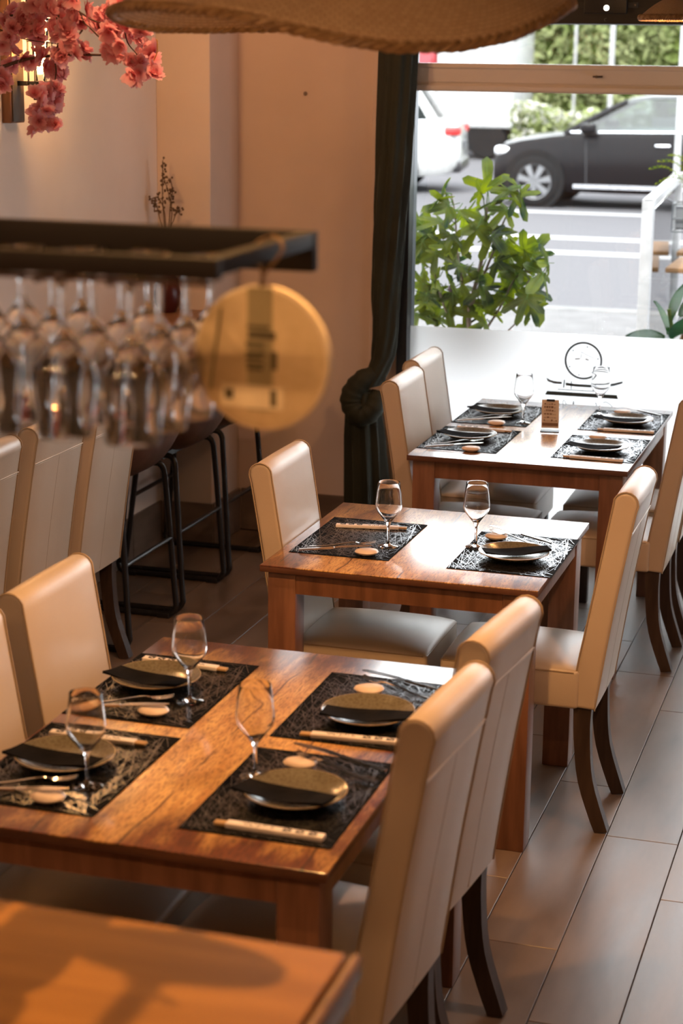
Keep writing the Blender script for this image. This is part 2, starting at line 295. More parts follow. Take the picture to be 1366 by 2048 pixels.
# ------------------------------------------------------------------ mesh helpers
class MB:
    def __init__(s): s.v = []; s.f = []
    def add(s, v, f):
        o = len(s.v); s.v += [tuple(p) for p in v]; s.f += [tuple(i+o for i in q) for q in f]; return s
    def box(s, x0, x1, y0, y1, z0, z1):
        return s.add([(x0, y0, z0), (x1, y0, z0), (x1, y1, z0), (x0, y1, z0), (x0, y0, z1), (x1, y0, z1), (x1, y1, z1), (x0, y1, z1)],
                     [(0, 3, 2, 1), (4, 5, 6, 7), (0, 1, 5, 4), (1, 2, 6, 5), (2, 3, 7, 6), (3, 0, 4, 7)])
    def rbox(s, x0, x1, y0, y1, z0, z1, r, n=2, mid=(0, 0, 0), deform=None):
        """box with rounded edges; mid = extra loops across each flat; deform(p) -> p"""
        ctr = Vector(((x0+x1)/2, (y0+y1)/2, (z0+z1)/2)); h = Vector(((x1-x0)/2, (y1-y0)/2, (z1-z0)/2))
        ax = []
        for i in range(3):
            rr = min(r, h[i]*0.999); l = [-h[i] + rr*k/n for k in range(n+1)]
            a, bq = -h[i]+rr, h[i]-rr
            l += [a+(bq-a)*(k+1)/(mid[i]+1) for k in range(mid[i])] + [-t for t in reversed(l)]
            ax.append(l)
        idx = {}; vs = []
        def vid(p):
            k = (round(p[0], 6), round(p[1], 6), round(p[2], 6))
            if k not in idx:
                q = Vector(p); inn = Vector([max(-(h[i]-min(r, h[i])), min(h[i]-min(r, h[i]), q[i])) for i in range(3)])
                d = q-inn
                if d.length > 1e-9: q = inn + d.normalized()*min(r, min(h))
                q = q + ctr
                if deform: q = deform(q)
                idx[k] = len(vs); vs.append(tuple(q))
            return idx[k]
        fs = []
        for a in range(3):
            b, c = (a+1) % 3, (a+2) % 3
            for sg in (-1, 1):
                for i in range(len(ax[b])-1):
                    for j in range(len(ax[c])-1):
                        def P(ii, jj):
                            p = [0, 0, 0]; p[a] = sg*h[a]; p[b] = ax[b][ii]; p[c] = ax[c][jj]; return vid(p)
                        q = (P(i, j), P(i+1, j), P(i+1, j+1), P(i, j+1))
                        fs.append(q if sg > 0 else tuple(reversed(q)))
        return s.add(vs, fs)
    def tube(s, pts, r, n=8, closed=False, sec=None):
        pts = [Vector(p) for p in pts]; m = len(pts); rs = r if isinstance(r, (list, tuple)) else [r]*m
        vs, fs = [], []; up = None
        for i, p in enumerate(pts):
            t = (pts[(i+1) % m]-pts[i-1]) if closed else (pts[min(i+1, m-1)]-pts[max(i-1, 0)])
            t = t.normalized() if t.length > 1e-9 else Vector((0, 0, 1))
            if up is None:
                up = Vector((0, 0, 1)) if abs(t.z) < 0.9 else Vector((1, 0, 0))
            a = t.cross(up); a = a.normalized() if a.length > 1e-6 else t.orthogonal().normalized()
            up = a.cross(t).normalized()
            for k in range(n):
                an = 2*PI*k/n
                vs.append(p + (a*math.cos(an) + up*math.sin(an))*rs[i])
        for i in range(m if closed else m-1):
            for k in range(n):
                a0, a1 = i*n, ((i+1) % m)*n
                fs.append((a0+k, a0+(k+1) % n, a1+(k+1) % n, a1+k))
        if not closed: fs += [tuple(reversed(range(n))), tuple((m-1)*n+k for k in range(n))]
        return s.add(vs, fs)
    def strip(s, pts, wdir, wd, th):
        """rectangular bar swept along pts; wdir = width direction; th thickness (scalar or list)"""
        pts = [Vector(p) for p in pts]; m = len(pts); wdir = Vector(wdir).normalized(); vs, fs = [], []
        ws = wd if isinstance(wd, (list, tuple)) else [wd]*m; ths = th if isinstance(th, (list, tuple)) else [th]*m
        for i, p in enumerate(pts):
            t = (pts[min(i+1, m-1)]-pts[max(i-1, 0)]).normalized(); nn = t.cross(wdir).normalized(); W = nn.cross(t).normalized()
            for a, b in ((-1, -1), (1, -1), (1, 1), (-1, 1)): vs.append(p + W*(a*ws[i]/2) + nn*(b*ths[i]/2))
        for i in range(m-1):
            for k in range(4): fs.append((i*4+k, i*4+(k+1) % 4, i*4+4+(k+1) % 4, i*4+4+k))
        fs += [(3, 2, 1, 0), tuple((m-1)*4+k for k in range(4))]
        return s.add(vs, fs)
    def lathe(s, prof, n=32, c=(0, 0, 0), closed=False):
        vs, fs, rings = [], [], []
        for r, z in prof:
            if r < 1e-6: rings.append([len(vs)]); vs.append((c[0], c[1], c[2]+z))
            else:
                rings.append(list(range(len(vs), len(vs)+n)))
                vs += [(c[0]+r*math.cos(2*PI*k/n), c[1]+r*math.sin(2*PI*k/n), c[2]+z) for k in range(n)]
        pr = list(zip(rings, rings[1:])) + ([(rings[-1], rings[0])] if closed else [])
        for A, B in pr:
            for k in range(n):
                a = [A[0]] if len(A) == 1 else [A[k], A[(k+1) % n]]; b = [B[0]] if len(B) == 1 else [B[(k+1) % n], B[k]]
                q = a+b
                if len(q) >= 3: fs.append(tuple(q))
        return s.add(vs, fs)
    def prism(s, poly, d0, d1, axis='y'):
        n = len(poly)
        def P(a, b, d): return (a, d, b) if axis == 'y' else ((a, b, d) if axis == 'z' else (d, a, b))
        return s.add([P(a, b, d0) for a, b in poly] + [P(a, b, d1) for a, b in poly],
                     [tuple(range(n)), tuple(reversed(range(n, 2*n)))] + [(i, i+n, (i+1) % n+n, (i+1) % n) for i in range(n)])
    def xf(s, mtx, start=0):
        s.v = s.v[:start] + [tuple(mtx @ Vector(p)) for p in s.v[start:]]; return s
    def mesh(s, name, mat, smooth=None):
        me = bpy.data.meshes.new(name); me.from_pydata(s.v, [], s.f)
        bm = bmesh.new(); bm.from_mesh(me); bmesh.ops.recalc_face_normals(bm, faces=bm.faces); bm.to_mesh(me); bm.free()
        for mt in (mat if isinstance(mat, (list, tuple)) else [mat]): me.materials.append(mt)
        if smooth is not None:
            me.polygons.foreach_set('use_smooth', [True]*len(me.polygons)); me.set_sharp_from_angle(angle=math.radians(smooth))
        me.update(); return me
    def build(s, name, mat, parent=None, smooth=None, loc=None, rot=None):
        o = bpy.data.objects.new(name, s.mesh(name, mat, smooth)); COL.objects.link(o)
        if parent is not None: o.parent = parent
        if loc is not None: o.location = loc
        if rot is not None: o.rotation_euler = rot
        return o
def bez(pts, n=6):
    """Catmull-Rom through pts"""
    P = [Vector(p) for p in pts]; P = [2*P[0]-P[1]] + P + [2*P[-1]-P[-2]]; out = []
    for i in range(1, len(P)-2):
        for k in range(n):
            t = k/n; a, b, c, d = P[i-1], P[i], P[i+1], P[i+2]
            out.append(0.5*((2*b)+(c-a)*t+(2*a-5*b+4*c-d)*t*t+(3*b-a-3*c+d)*t**3))
    out.append(P[-2]); return out
def thing(name, label, cat, loc=(0, 0, 0), rz=0, group=None):
    o = bpy.data.objects.new(name, None); COL.objects.link(o); o.empty_display_size = 0.05
    o.location = loc; o.rotation_euler = (0, 0, rz); o['label'] = label; o['category'] = cat
    if group: o['group'] = group
    return o
def tag(o, label, cat, group=None):
    o['label'] = label; o['category'] = cat
    if group: o['group'] = group
    return o
def struct(o): o['kind'] = 'structure'; return o
def dup(o, loc=None, rz=None, label=None, parent=None):
    c = o.copy(); COL.objects.link(c)
    if parent is not None: c.parent = parent
    if loc is not None: c.location = loc
    if rz is not None: c.rotation_euler = (0, 0, rz)
    if label: c['label'] = label
    for ch in list(o.children): dup(ch, parent=c)
    return c
def inst(o, parent, loc, rot=None, scale=None):
    c = o.copy(); COL.objects.link(c); c.parent = parent; c.location = loc
    if rot is not None: c.rotation_euler = rot
    if scale is not None: c.scale = (scale, scale, scale)
    return c

# ------------------------------------------------------------------ room shell
XL, XR, YB, YF, ZC = -3.11, 2.2, 7.78, -1.5, 2.9
struct(MB().box(XL-0.15, XL, YF-0.15, YB+0.14, -0.06, ZC+0.1).build('wall_left', M['walldaylit']))
WY0, WY1, WZ0, WZ1 = 6.2, 7.3, 0.25, 1.35
struct(MB().box(XR, XR+0.15, YF-0.15, WY0, -0.06, ZC+0.1).box(XR, XR+0.15, WY1, YB+0.14, -0.06, ZC+0.1).box(XR, XR+0.15, WY0, WY1, -0.06, WZ0).box(XR, XR+0.15, WY0, WY1, WZ1, ZC+0.1).build('wall_right', M['wall']))
added_win = struct(MB().box(XR+0.03, XR+0.1, WY0, WY1, WZ0, WZ0+0.06).box(XR+0.03, XR+0.1, WY0, WY1, WZ1-0.06, WZ1).box(XR+0.03, XR+0.1, WY0, WY0+0.06, WZ0+0.06, WZ1-0.06).box(XR+0.03, XR+0.1, WY1-0.06, WY1, WZ0+0.06, WZ1-0.06).build('added_window', M['frame']))  # unseen side window, added to bring cool daylight in from the right
MB().box(XR+0.06, XR+0.066, WY0+0.06, WY1-0.06, WZ0+0.06, WZ1-0.06).build('pane', M['pane'], added_win)
struct(MB().box(XL, XR, YF-0.15, YF, -0.06, ZC).build('wall_front', M['wall']))
struct(MB().box(XL, XR, YF, YB+0.14, ZC, ZC+0.1).build('ceiling', M['ceiling']))
struct(MB().rbox(XL, -2.87, 7.44, YB+0.14, 0, ZC, 0.004).build('wall_pillar', M['wallpillar'], smooth=40))
struct(MB().box(-2.87, -2.13, YB, YB+0.14, 0, ZC).build('wall_back', M['wall']))
struct(MB().rbox(-2.262, -2.13, YB-0.012, YB, 0, ZC, 0.003).build('trim_2', M['wall']))
struct(MB().box(1.2, XR, YB, YB+0.14, 0, ZC).build('wall_back_right', M['wall']))
fl = struct(MB().box(XL, XR, YF, YB+0.14, -0.06, -0.009).build('floor', M['grout']))
def plank(x0, x1, y0, y1):
    g = 0.0012; c = 0.0012; hx, hy = (x1-x0)/2-g, (y1-y0)/2-g
    return MB().add([(-hx, -hy, -0.009), (hx, -hy, -0.009), (hx, hy, -0.009), (-hx, hy, -0.009), (-hx, -hy, -c), (hx, -hy, -c), (hx, hy, -c), (-hx, hy, -c),
                     (-hx+c, -hy+c, 0), (hx-c, -hy+c, 0), (hx-c, hy-c, 0), (-hx+c, hy-c, 0)],
                    [(3, 2, 1, 0)] + [(i, (i+1) % 4, 4+(i+1) % 4, 4+i) for i in range(4)] + [(4+i, 4+(i+1) % 4, 8+(i+1) % 4, 8+i) for i in range(4)] + [(8, 9, 10, 11)])
PW, PL = 0.1992, 1.083
full = None
for k in range(-12, 16):
    x0 = -0.905 + PW*k; x1 = x0+PW
    x0c, x1c = max(x0, XL), min(x1, XR)
    if x1c-x0c < 0.03: continue
    j0 = 4.148 - 0.361*k
    j = j0 - math.ceil((j0+0.4)/PL)*PL
    while j < YB:
        a, b = max(j, -0.4), min(j+PL, YB)
        if b-a > 0.04:
            whole = abs(b-a-PL) < 1e-4 and abs(x1c-x0c-PW) < 1e-4
            if whole and full:
                o = full.copy(); COL.objects.link(o)
            else:
                o = plank(x0c, x1c, a, b).build('plank', M['tile'], fl)
                if whole: full = o
            o.location = ((x0c+x1c)/2, (a+b)/2, 0); o.parent = fl
        j += PL
def skirting(name, axis, a0, a1, pos, sgn, joints):
    n = struct(MB().box(*((pos if sgn > 0 else pos-0.004), (pos+0.004 if sgn > 0 else pos), a0, a1, 0, 0.186) if axis == 'y' else (a0, a1, pos-0.004, pos, 0, 0.186)).build(name, M['grout']))
    e = [a0]+joints+[a1]
    for u, v in zip(e, e[1:]):
        if axis == 'y': MB().rbox(pos+0.002, pos+0.014, u+0.0015, v-0.0015, 0.001, 0.192, 0.002, 1).build('tile', M['skirt'], n)
        else: MB().rbox(u+0.0015, v-0.0015, pos-0.014, pos-0.002, 0.001, 0.192, 0.002, 1).build('tile', M['skirt'], n)
skirting('baseboard_left', 'y', 3.0, 7.425, XL, 1, [3.62, 4.24, 4.86, 5.48, 6.1, 6.72, 7.1])
skirting('baseboard_pillar', 'x', -3.095, -2.86, 7.44, 1, [])
skirting('baseboard_return', 'y', 7.43, 7.765, -2.87, 1, [])
skirting('baseboard_back', 'x', -2.855, -2.265, YB, 1, [-2.55])

# window: frame, panes, film with the vinyl decoration
win = struct(MB().box(-2.13, -2.085, 7.74, 7.86, 0, 2.24).build('window_1', M['jamb']))
fr = MB()
fr.box(-2.085, 1.2, 7.745, 7.86, 2.0, 2.058).box(-2.085, 1.2, 7.75, 7.86, 1.962, 2.0005).box(-2.085, 1.2, 7.735, 7.86, 1.967, 1.985).rbox(-2.085, 1.2, 7.738, 7.86, 2.056, 2.076, 0.003)
fr.build('transom', M['frame'], win, smooth=40)
MB().box(-2.085, 1.2, 7.745, 7.86, 0, 0.075).build('sill_rail', M['frame'], win)
MB().box(0.22, 0.29, 7.745, 7.86, 0.075, 2.24).build('mullion', M['frame'], win)
MB().box(1.15, 1.2, 7.745, 7.86, 0.075, 2.24).build('side_frame', M['frame'], win)
for (a, b) in ((-2.085, 0.22), (0.29, 1.15)):
    MB().box(a, b, 7.80, 7.806, 0.075, 1.962).build('pane', M['pane'], win)
    MB().box(a, b, 7.80, 7.806, 2.076, 2.24).build('pane', M['pane'], win)
film = None
for (a, b) in ((-2.084, 0.219), (0.291, 1.149)):
    f_ = MB().add([(a, 7.797, 0.076), (b, 7.797, 0.076), (b, 7.797, 0.975), (a, 7.797, 0.969)], [(0, 1, 2, 3)]).build('frosted_film', M['film'], win)
    film = film or f_
MB().tube([(-1.31, 7.742, 2.03), (-1.31, 7.73, 2.03)], 0.006, 8).tube([(-1.325, 7.733, 2.03), (-1.285, 7.733, 2.031)], 0.004, 6).build('catch', M['rod'], win)
DY0, DY1 = 7.7955, 7.7965
def decal(name, poly, mat='decal'): MB().prism(poly, DY0, DY1).build(name, M[mat], film)
ring = MB(); n = 72; cx, cz, r0, r1 = -1.3245, 0.8597, 0.0720, 0.0805
ring.add([(cx+r*math.cos(2*PI*k/n), y, cz+r*math.sin(2*PI*k/n)) for y in (DY0, DY1) for r in (r0, r1) for k in range(n)],
         [q for k in range(n) for q in ((k, (k+1) % n, n+(k+1) % n, n+k), (2*n+k, 3*n+k, 3*n+(k+1) % n, 2*n+(k+1) % n), (n+k, n+(k+1) % n, 3*n+(k+1) % n, 3*n+k), (k, 2*n+k, 2*n+(k+1) % n, (k+1) % n))])
ring.build('emblem_ring', M['decal'], film)
for (x, z) in [(-1.37, 0.901), (-1.31, 0.919), (-1.263, 0.871), (-1.284, 0.812), (-1.341, 0.798), (-1.382, 0.831)]:
    decal('emblem_dot', [(x+0.0032*math.cos(k*PI/5), z+0.0032*math.sin(k*PI/5)) for k in range(10)])
H = [(-1.481, 0.779), (-1.466, 0.770), (-1.445, 0.765), (-1.412, 0.764), (-1.413, 0.754), (-1.444, 0.754), (-1.474, 0.763)]
decal('sword_handle', H)
for (x, z, dx) in ((-1.474, 0.775, 0.012), (-1.462, 0.769, 0.012), (-1.448, 0.766, 0.012), (-1.434, 0.765, 0.012)):
    for s_ in (-1, 1):
        a = [(x-s_*dx/2, z), (x-s_*dx/2+0.0022, z), (x+s_*dx/2+0.0022, z-0.0115), (x+s_*dx/2, z-0.0115)]
        MB().prism(a, DY0-0.0008, DY0-0.0002).build('handle_wrap', M['white'], film)
decal('sword_guard', [(-1.4045, 0.774), (-1.399, 0.774), (-1.4015, 0.739), (-1.407, 0.739)])
decal('sword_blade', [(-1.396, 0.762), (-1.355, 0.7585), (-1.286, 0.759), (-1.238, 0.762), (-1.191, 0.771), (-1.154, 0.782), (-1.155, 0.773), (-1.19, 0.76), (-1.237, 0.751), (-1.285, 0.747), (-1.354, 0.747), (-1.396, 0.749)])
decal('stand_peg', [(-1.3735, 0.7695), (-1.370, 0.7695), (-1.3695, 0.735), (-1.3735, 0.735)])
decal('stand_peg', [(-1.280, 0.748), (-1.2765, 0.748), (-1.2765, 0.732), (-1.2795, 0.732)])
decal('stand_line', [(-1.43, 0.7325), (-1.257, 0.7335), (-1.257, 0.730), (-1.43, 0.729)])
decal('stand_bar', [(-1.475, 0.7215), (-1.176, 0.722), (-1.170, 0.705), (-1.484, 0.704)])
def stroke(name, pts, wd, mat='decal'):
    m = MB(); m.strip([(x, (DY0+DY1)/2, z) for x, z in pts], (0, 1, 0), 0.001, wd); m.build(name, M[mat], film)
stroke('letter_stroke', [(-1.406, 0.655), (-1.4045, 0.684), (-1.4015, 0.687), (-1.397, 0.682), (-1.389, 0.667)], 0.003)
decal('letter_stroke', [(-1.364, 0.668), (-1.361, 0.6845), (-1.357, 0.6845), (-1.355, 0.668)])
stroke('letter_stroke', [(-1.2655, 0.684), (-1.262, 0.677), (-1.259, 0.668)], 0.0035)
stroke('letter_stroke', [(-1.234, 0.684), (-1.228, 0.688), (-1.221, 0.689), (-1.209, 0.684), (-1.196, 0.674), (-1.188, 0.664)], 0.0028)
for pts, wd, mt in [([(-1.333, 0.896), (-1.312, 0.885), (-1.281, 0.873)], 0.0022, 'decal_light'), ([(-1.361, 0.865), (-1.339, 0.867)], 0.005, 'decal_light'), ([(-1.353, 0.835), (-1.317, 0.837)], 0.0018, 'decal_light'),
                    ([(-1.335, 0.911), (-1.333, 0.868)], 0.0012, 'decal_light'), ([(-1.345, 0.854), (-1.297, 0.853)], 0.0012, 'decal_light'), ([(-1.316, 0.868), (-1.302, 0.863)], 0.006, 'decal_light'), ([(-1.372, 0.828), (-1.345, 0.822), (-1.30, 0.83)], 0.0012, 'decal_light'), ([(-1.333, 0.896), (-1.337, 0.87)], 0.0016, 'decal_light')]:
    stroke('emblem_sketch', pts, wd, mt)
# dark header beam with junction box
struct(MB().rbox(-2.13, XR, 7.66, YB+0.14, 2.236, ZC, 0.004).build('trim_1', M['beam'], smooth=40))
jb = thing('junction_box', 'black junction box fixed by two clips to the dark beam above the window', 'junction box', (-1.27, 7.66, 2.32))
MB().rbox(-0.085, 0.085, -0.03, 0, -0.045, 0.075, 0.004).build('cover', M['black'], jb, smooth=40)
for s_ in (-1, 1):
    MB().box(min(s_*0.087, s_*0.125), max(s_*0.087, s_*0.125), -0.012, 0, -0.022, 0.0).build('clip', M['conc'], jb)
    MB().tube([(s_*0.115, -0.018, -0.011), (s_*0.115, -0.01, -0.011)], 0.003, 8).build('screw', M['rod'], jb)
MB().lathe([(0, -0.006), (0.008, -0.005), (0.0105, 0), (0.0, 0.004)], 16).xf(Matrix.Translation((0.005, -0.031, -0.023)) @ Matrix.Rotation(PI/2, 4, 'X')).build('indicator_lamp', M['led'], jb, smooth=60)
MB().lathe([(0, -0.004), (0.0055, -0.003), (0.006, 0)], 12).xf(Matrix.Translation((0.0, -0.002, -0.068)) @ Matrix.Rotation(PI/2, 4, 'X')).build('screw', M['fixture'], jb, smooth=60)
pl = tag(MB().lathe([(0, 0), (0.008, 0.0), (0.009, 0.004), (0.004, 0.007), (0, 0.007)], 12).xf(Matrix.Rotation(PI/2, 4, 'X')).build('wall_plug', M['plug'], smooth=50, loc=(-2.564, YB, 1.941)), 'small grey wall plug left in the bare back wall', 'wall plug')

# ------------------------------------------------------------------ tables
TX0, TX1, TZ = -1.66, -0.885, 0.75
def table(label, x0, x1, y0, y1, mats=('top', 'twood'), legy=0.0):
    t = thing('dining_table', label, 'table', ((x0+x1)/2, (y0+y1)/2, 0))
    hx, hy = (x1-x0)/2, (y1-y0)/2
    MB().rbox(-hx, hx, -hy, hy, TZ-0.004, TZ, 0.002, 2).build('tabletop', M[mats[0]], t, smooth=40)
    MB().rbox(-hx+0.0004, hx-0.0004, -hy+0.0004, hy-0.0004, TZ-0.019, TZ-0.0035, 0.0015, 1).build('edge_band', M['tedge'], t, smooth=40)
    i, l = 0.018, (0.08 if not legy else 0.055)
    for sx in (-1, 1):
        for sy in (-1, 1):
            xa, xb = sorted((sx*(hx-i), sx*(hx-i-l))); ya, yb = sorted((sy*(hy-i-legy), sy*(hy-i-l-legy)))
            MB().rbox(xa, xb, ya, yb, 0, TZ-0.0192, 0.003, 1).build('leg', M[mats[1]], t, smooth=40)
    q = 0.004
    for sy in (-1, 1):
        ya, yb = sorted((sy*(hy-i-q), sy*(hy-i-q-0.022)))
        MB().box(-hx+i+l+0.0005, hx-i-l-0.0005, ya, yb, TZ-0.08, TZ-0.0192).build('apron', M[mats[1]], t)
    for sx in (-1, 1):
        xa, xb = sorted((sx*(hx-i-q), sx*(hx-i-q-0.022)))
        MB().box(xa, xb, -hy+i+l+0.0005, hy-i-l-0.0005, TZ-0.08, TZ-0.0192).build('apron', M[mats[1]], t)
    return t
table('rustic wooden dining table lit orange, set for four, nearest the bar counter', TX0, TX1, 2.83, 3.975)
table('small square wooden dining table set for two between the two longer tables', TX0, TX1, 4.662, 5.441)
table('wooden dining table set for four, white with daylight, against the window', TX0, TX1, 6.192, 7.37)
table('narrow dark teal-topped table along the wall, behind three cream chairs', -3.09, -2.725, 4.19, 5.915, ('teal', 'twood'), 0.366)

# ------------------------------------------------------------------ dining chairs
def make_chair():
    t = thing('dining_chair', '', 'chair', group='cream leather dining chairs')
    W = 0.355
    # backrest: side profile (x,z), outer face then top arc then inner face
    out = bez([(0.0, 0.362, 0), (0.012, 0.45, 0), (0.04, 0.65, 0), (0.082, 0.9, 0), (0.093, 0.95, 0)], 4)
    prof = [(p.x, p.y) for p in out]
    for k in range(1, 8):
        a = PI*k/8; prof.append((0.0595+0.0335*math.cos(a)-0.002*k/8, 0.952+0.033*math.sin(a)))
    inn = bez([(0.024, 0.945, 0), (0.0, 0.8, 0), (-0.03, 0.62, 0), (-0.055, 0.47, 0), (-0.062, 0.365, 0)], 4)
    prof += [(p.x, p.y) for p in inn]
    cxp = sum(p[0] for p in prof)/len(prof)
    m = MB(); st = [(-W/2, 0.012), (-W/2, 0.006), (-W/2+0.003, 0.002), (-W/2+0.01, 0.0), (-0.08, -0.0015), (0, -0.002), (0.08, -0.0015), (W/2-0.01, 0.0), (W/2-0.003, 0.002), (W/2, 0.006), (W/2, 0.012)]
    n = len(prof); vs = []
    for y, ins in st:
        for i, (x, z) in enumerate(prof):
            a, b = prof[i-1], prof[(i+1) % n]; tx, tz = b[0]-a[0], b[1]-a[1]; l = math.hypot(tx, tz) or 1
            vs.append((x - tz/l*ins, y, z + tx/l*ins))   # inset along the inward normal
    fs = []
    for s_ in range(len(st)-1):
        for i in range(n): fs.append((s_*n+i, s_*n+(i+1) % n, (s_+1)*n+(i+1) % n, (s_+1)*n+i))
    fs += [tuple(range(n)), tuple((len(st)-1)*n+i for i in reversed(range(n)))]
    m.add(vs, fs); br = m.build('backrest', M['leather'], t, smooth=50)
    # piping on the side panels
    pts = [prof[i] for i in range(n-3)]
    for sy in (-1, 1):
        MB().tube([(x, sy*(W/2-0.0005), z) for x, z in pts], 0.0022, 5).build('piping', M['piping'], br, smooth=60)
    # back seams: one across the shoulder, one down the middle
    def outer(z):
        for a, b in zip(out, out[1:]):
            if a.y <= z <= b.y: return a.x+(b.x-a.x)*(z-a.y)/(b.y-a.y)
        return 0.09
    MB().tube([(outer(0.872)+0.0012, y, 0.872) for y in (-W/2+0.004, -0.1, 0, 0.1, W/2-0.004)], 0.0016, 5).tube([(outer(0.866)+0.001, y, 0.866) for y in (-W/2+0.004, -0.1, 0, 0.1, W/2-0.004)], 0.0009, 4).build('shoulder_seam', M['stitch'], br, smooth=60)
    MB().tube([(outer(z)+0.0012, 0, z) for z in (0.37, 0.45, 0.55, 0.65, 0.75, 0.82, 0.866)], 0.0013, 5).build('centre_seam', M['piping'], br, smooth=60)
    # seat
    def dome(p):
        if p.z > 0.43:
            u = (p.x+0.25)/0.21; v = p.y/(W/2+0.012)
            p.z += 0.03*max(0, 1-u*u)**0.7*max(0, 1-v*v)**0.7 - 0.012*max(0, -u-0.6)
        return p
    seat = MB().rbox(-0.44, -0.045, -W/2-0.008, W/2+0.008, 0.362, 0.472, 0.012, 2, (8, 8, 0), dome).build('seat', M['leather'], t, smooth=60)
    hw = W/2+0.0075
    MB().tube([(-0.06, -hw, 0.4685), (-0.43, -hw, 0.4675)], 0.002, 5).tube([(-0.06, hw, 0.4685), (-0.43, hw, 0.4675)], 0.002, 5).tube([(-0.4385, -hw+0.01, 0.465), (-0.4385, hw-0.01, 0.465)], 0.002, 5).build('piping', M['piping'], seat, smooth=60)
    # legs
    for sy in (-1, 1):
        y = sy*(W/2-0.028)
        pts = bez([(-0.035, y, 0.365), (-0.033, y, 0.28), (-0.018, y, 0.15), (0.032, y, 0.0)], 4)
        pts[-1] = Vector((0.032, y, 0.0)); m = MB(); m.strip(pts, (0, 1, 0), 0.038, [0.05-0.012*k/(len(pts)-1) for k in range(len(pts))])
        m.v = [(a, b, max(c, 0.0)) for a, b, c in m.v]
        m.build('leg', M['cleg'], t, smooth=35)
        MB().rbox(-0.425, -0.385, y-0.02, y+0.02, 0, 0.366, 0.003, 1).build('leg', M['cleg'], t, smooth=40)
    return t
chair = make_chair()
CH = [(-0.819, 3.175, -4.5, 'cream leather dining chair nearest the bar counter, back seam facing the aisle'),
      (-0.824, 3.65, -6, 'cream dining chair on the aisle side of the orange-lit table, farther from the counter'),
      (-1.742, 3.64, 180, 'cream dining chair glowing orange beside the plate at the orange-lit table, wall side'),
      (-1.742, 3.20, 180, 'cream dining chair cut by the picture edge, nearest the counter on the wall side'),
      (-0.755, 5.045, 0, 'cream dining chair at the small square table on the aisle side'),
      (-1.674, 5.05, 180, 'cream dining chair opposite the aisle at the small square table'),
      (-0.770, 6.52, 0, 'cream dining chair on the aisle side of the window table, farther from the window'),
      (-0.770, 6.98, 0, 'cream dining chair on the aisle side of the window table, closest to the glass'),
      (-1.703, 6.50, 180, 'cream dining chair with orange side in front of the knotted curtain, window table'),
      (-1.750, 6.97, 180, 'daylight-white dining chair wedged beside the frosted glass at the curtain end'),
      (-2.63, 5.73, 0, 'cream dining chair of the wall table standing next to the brown bar stools'),
      (-2.63, 5.28, 0, 'middle one of the three cream dining chairs at the wall table'),
      (-2.63, 4.82, 0, 'wall-table dining chair cut off by the picture edge, farthest from the stools')]
for i, (x, y, a, lab) in enumerate(CH):
    c = chair if i == 0 else dup(chair)
    c.location = (x, y, 0); c.rotation_euler = (0, 0, math.radians(a)); c['label'] = lab

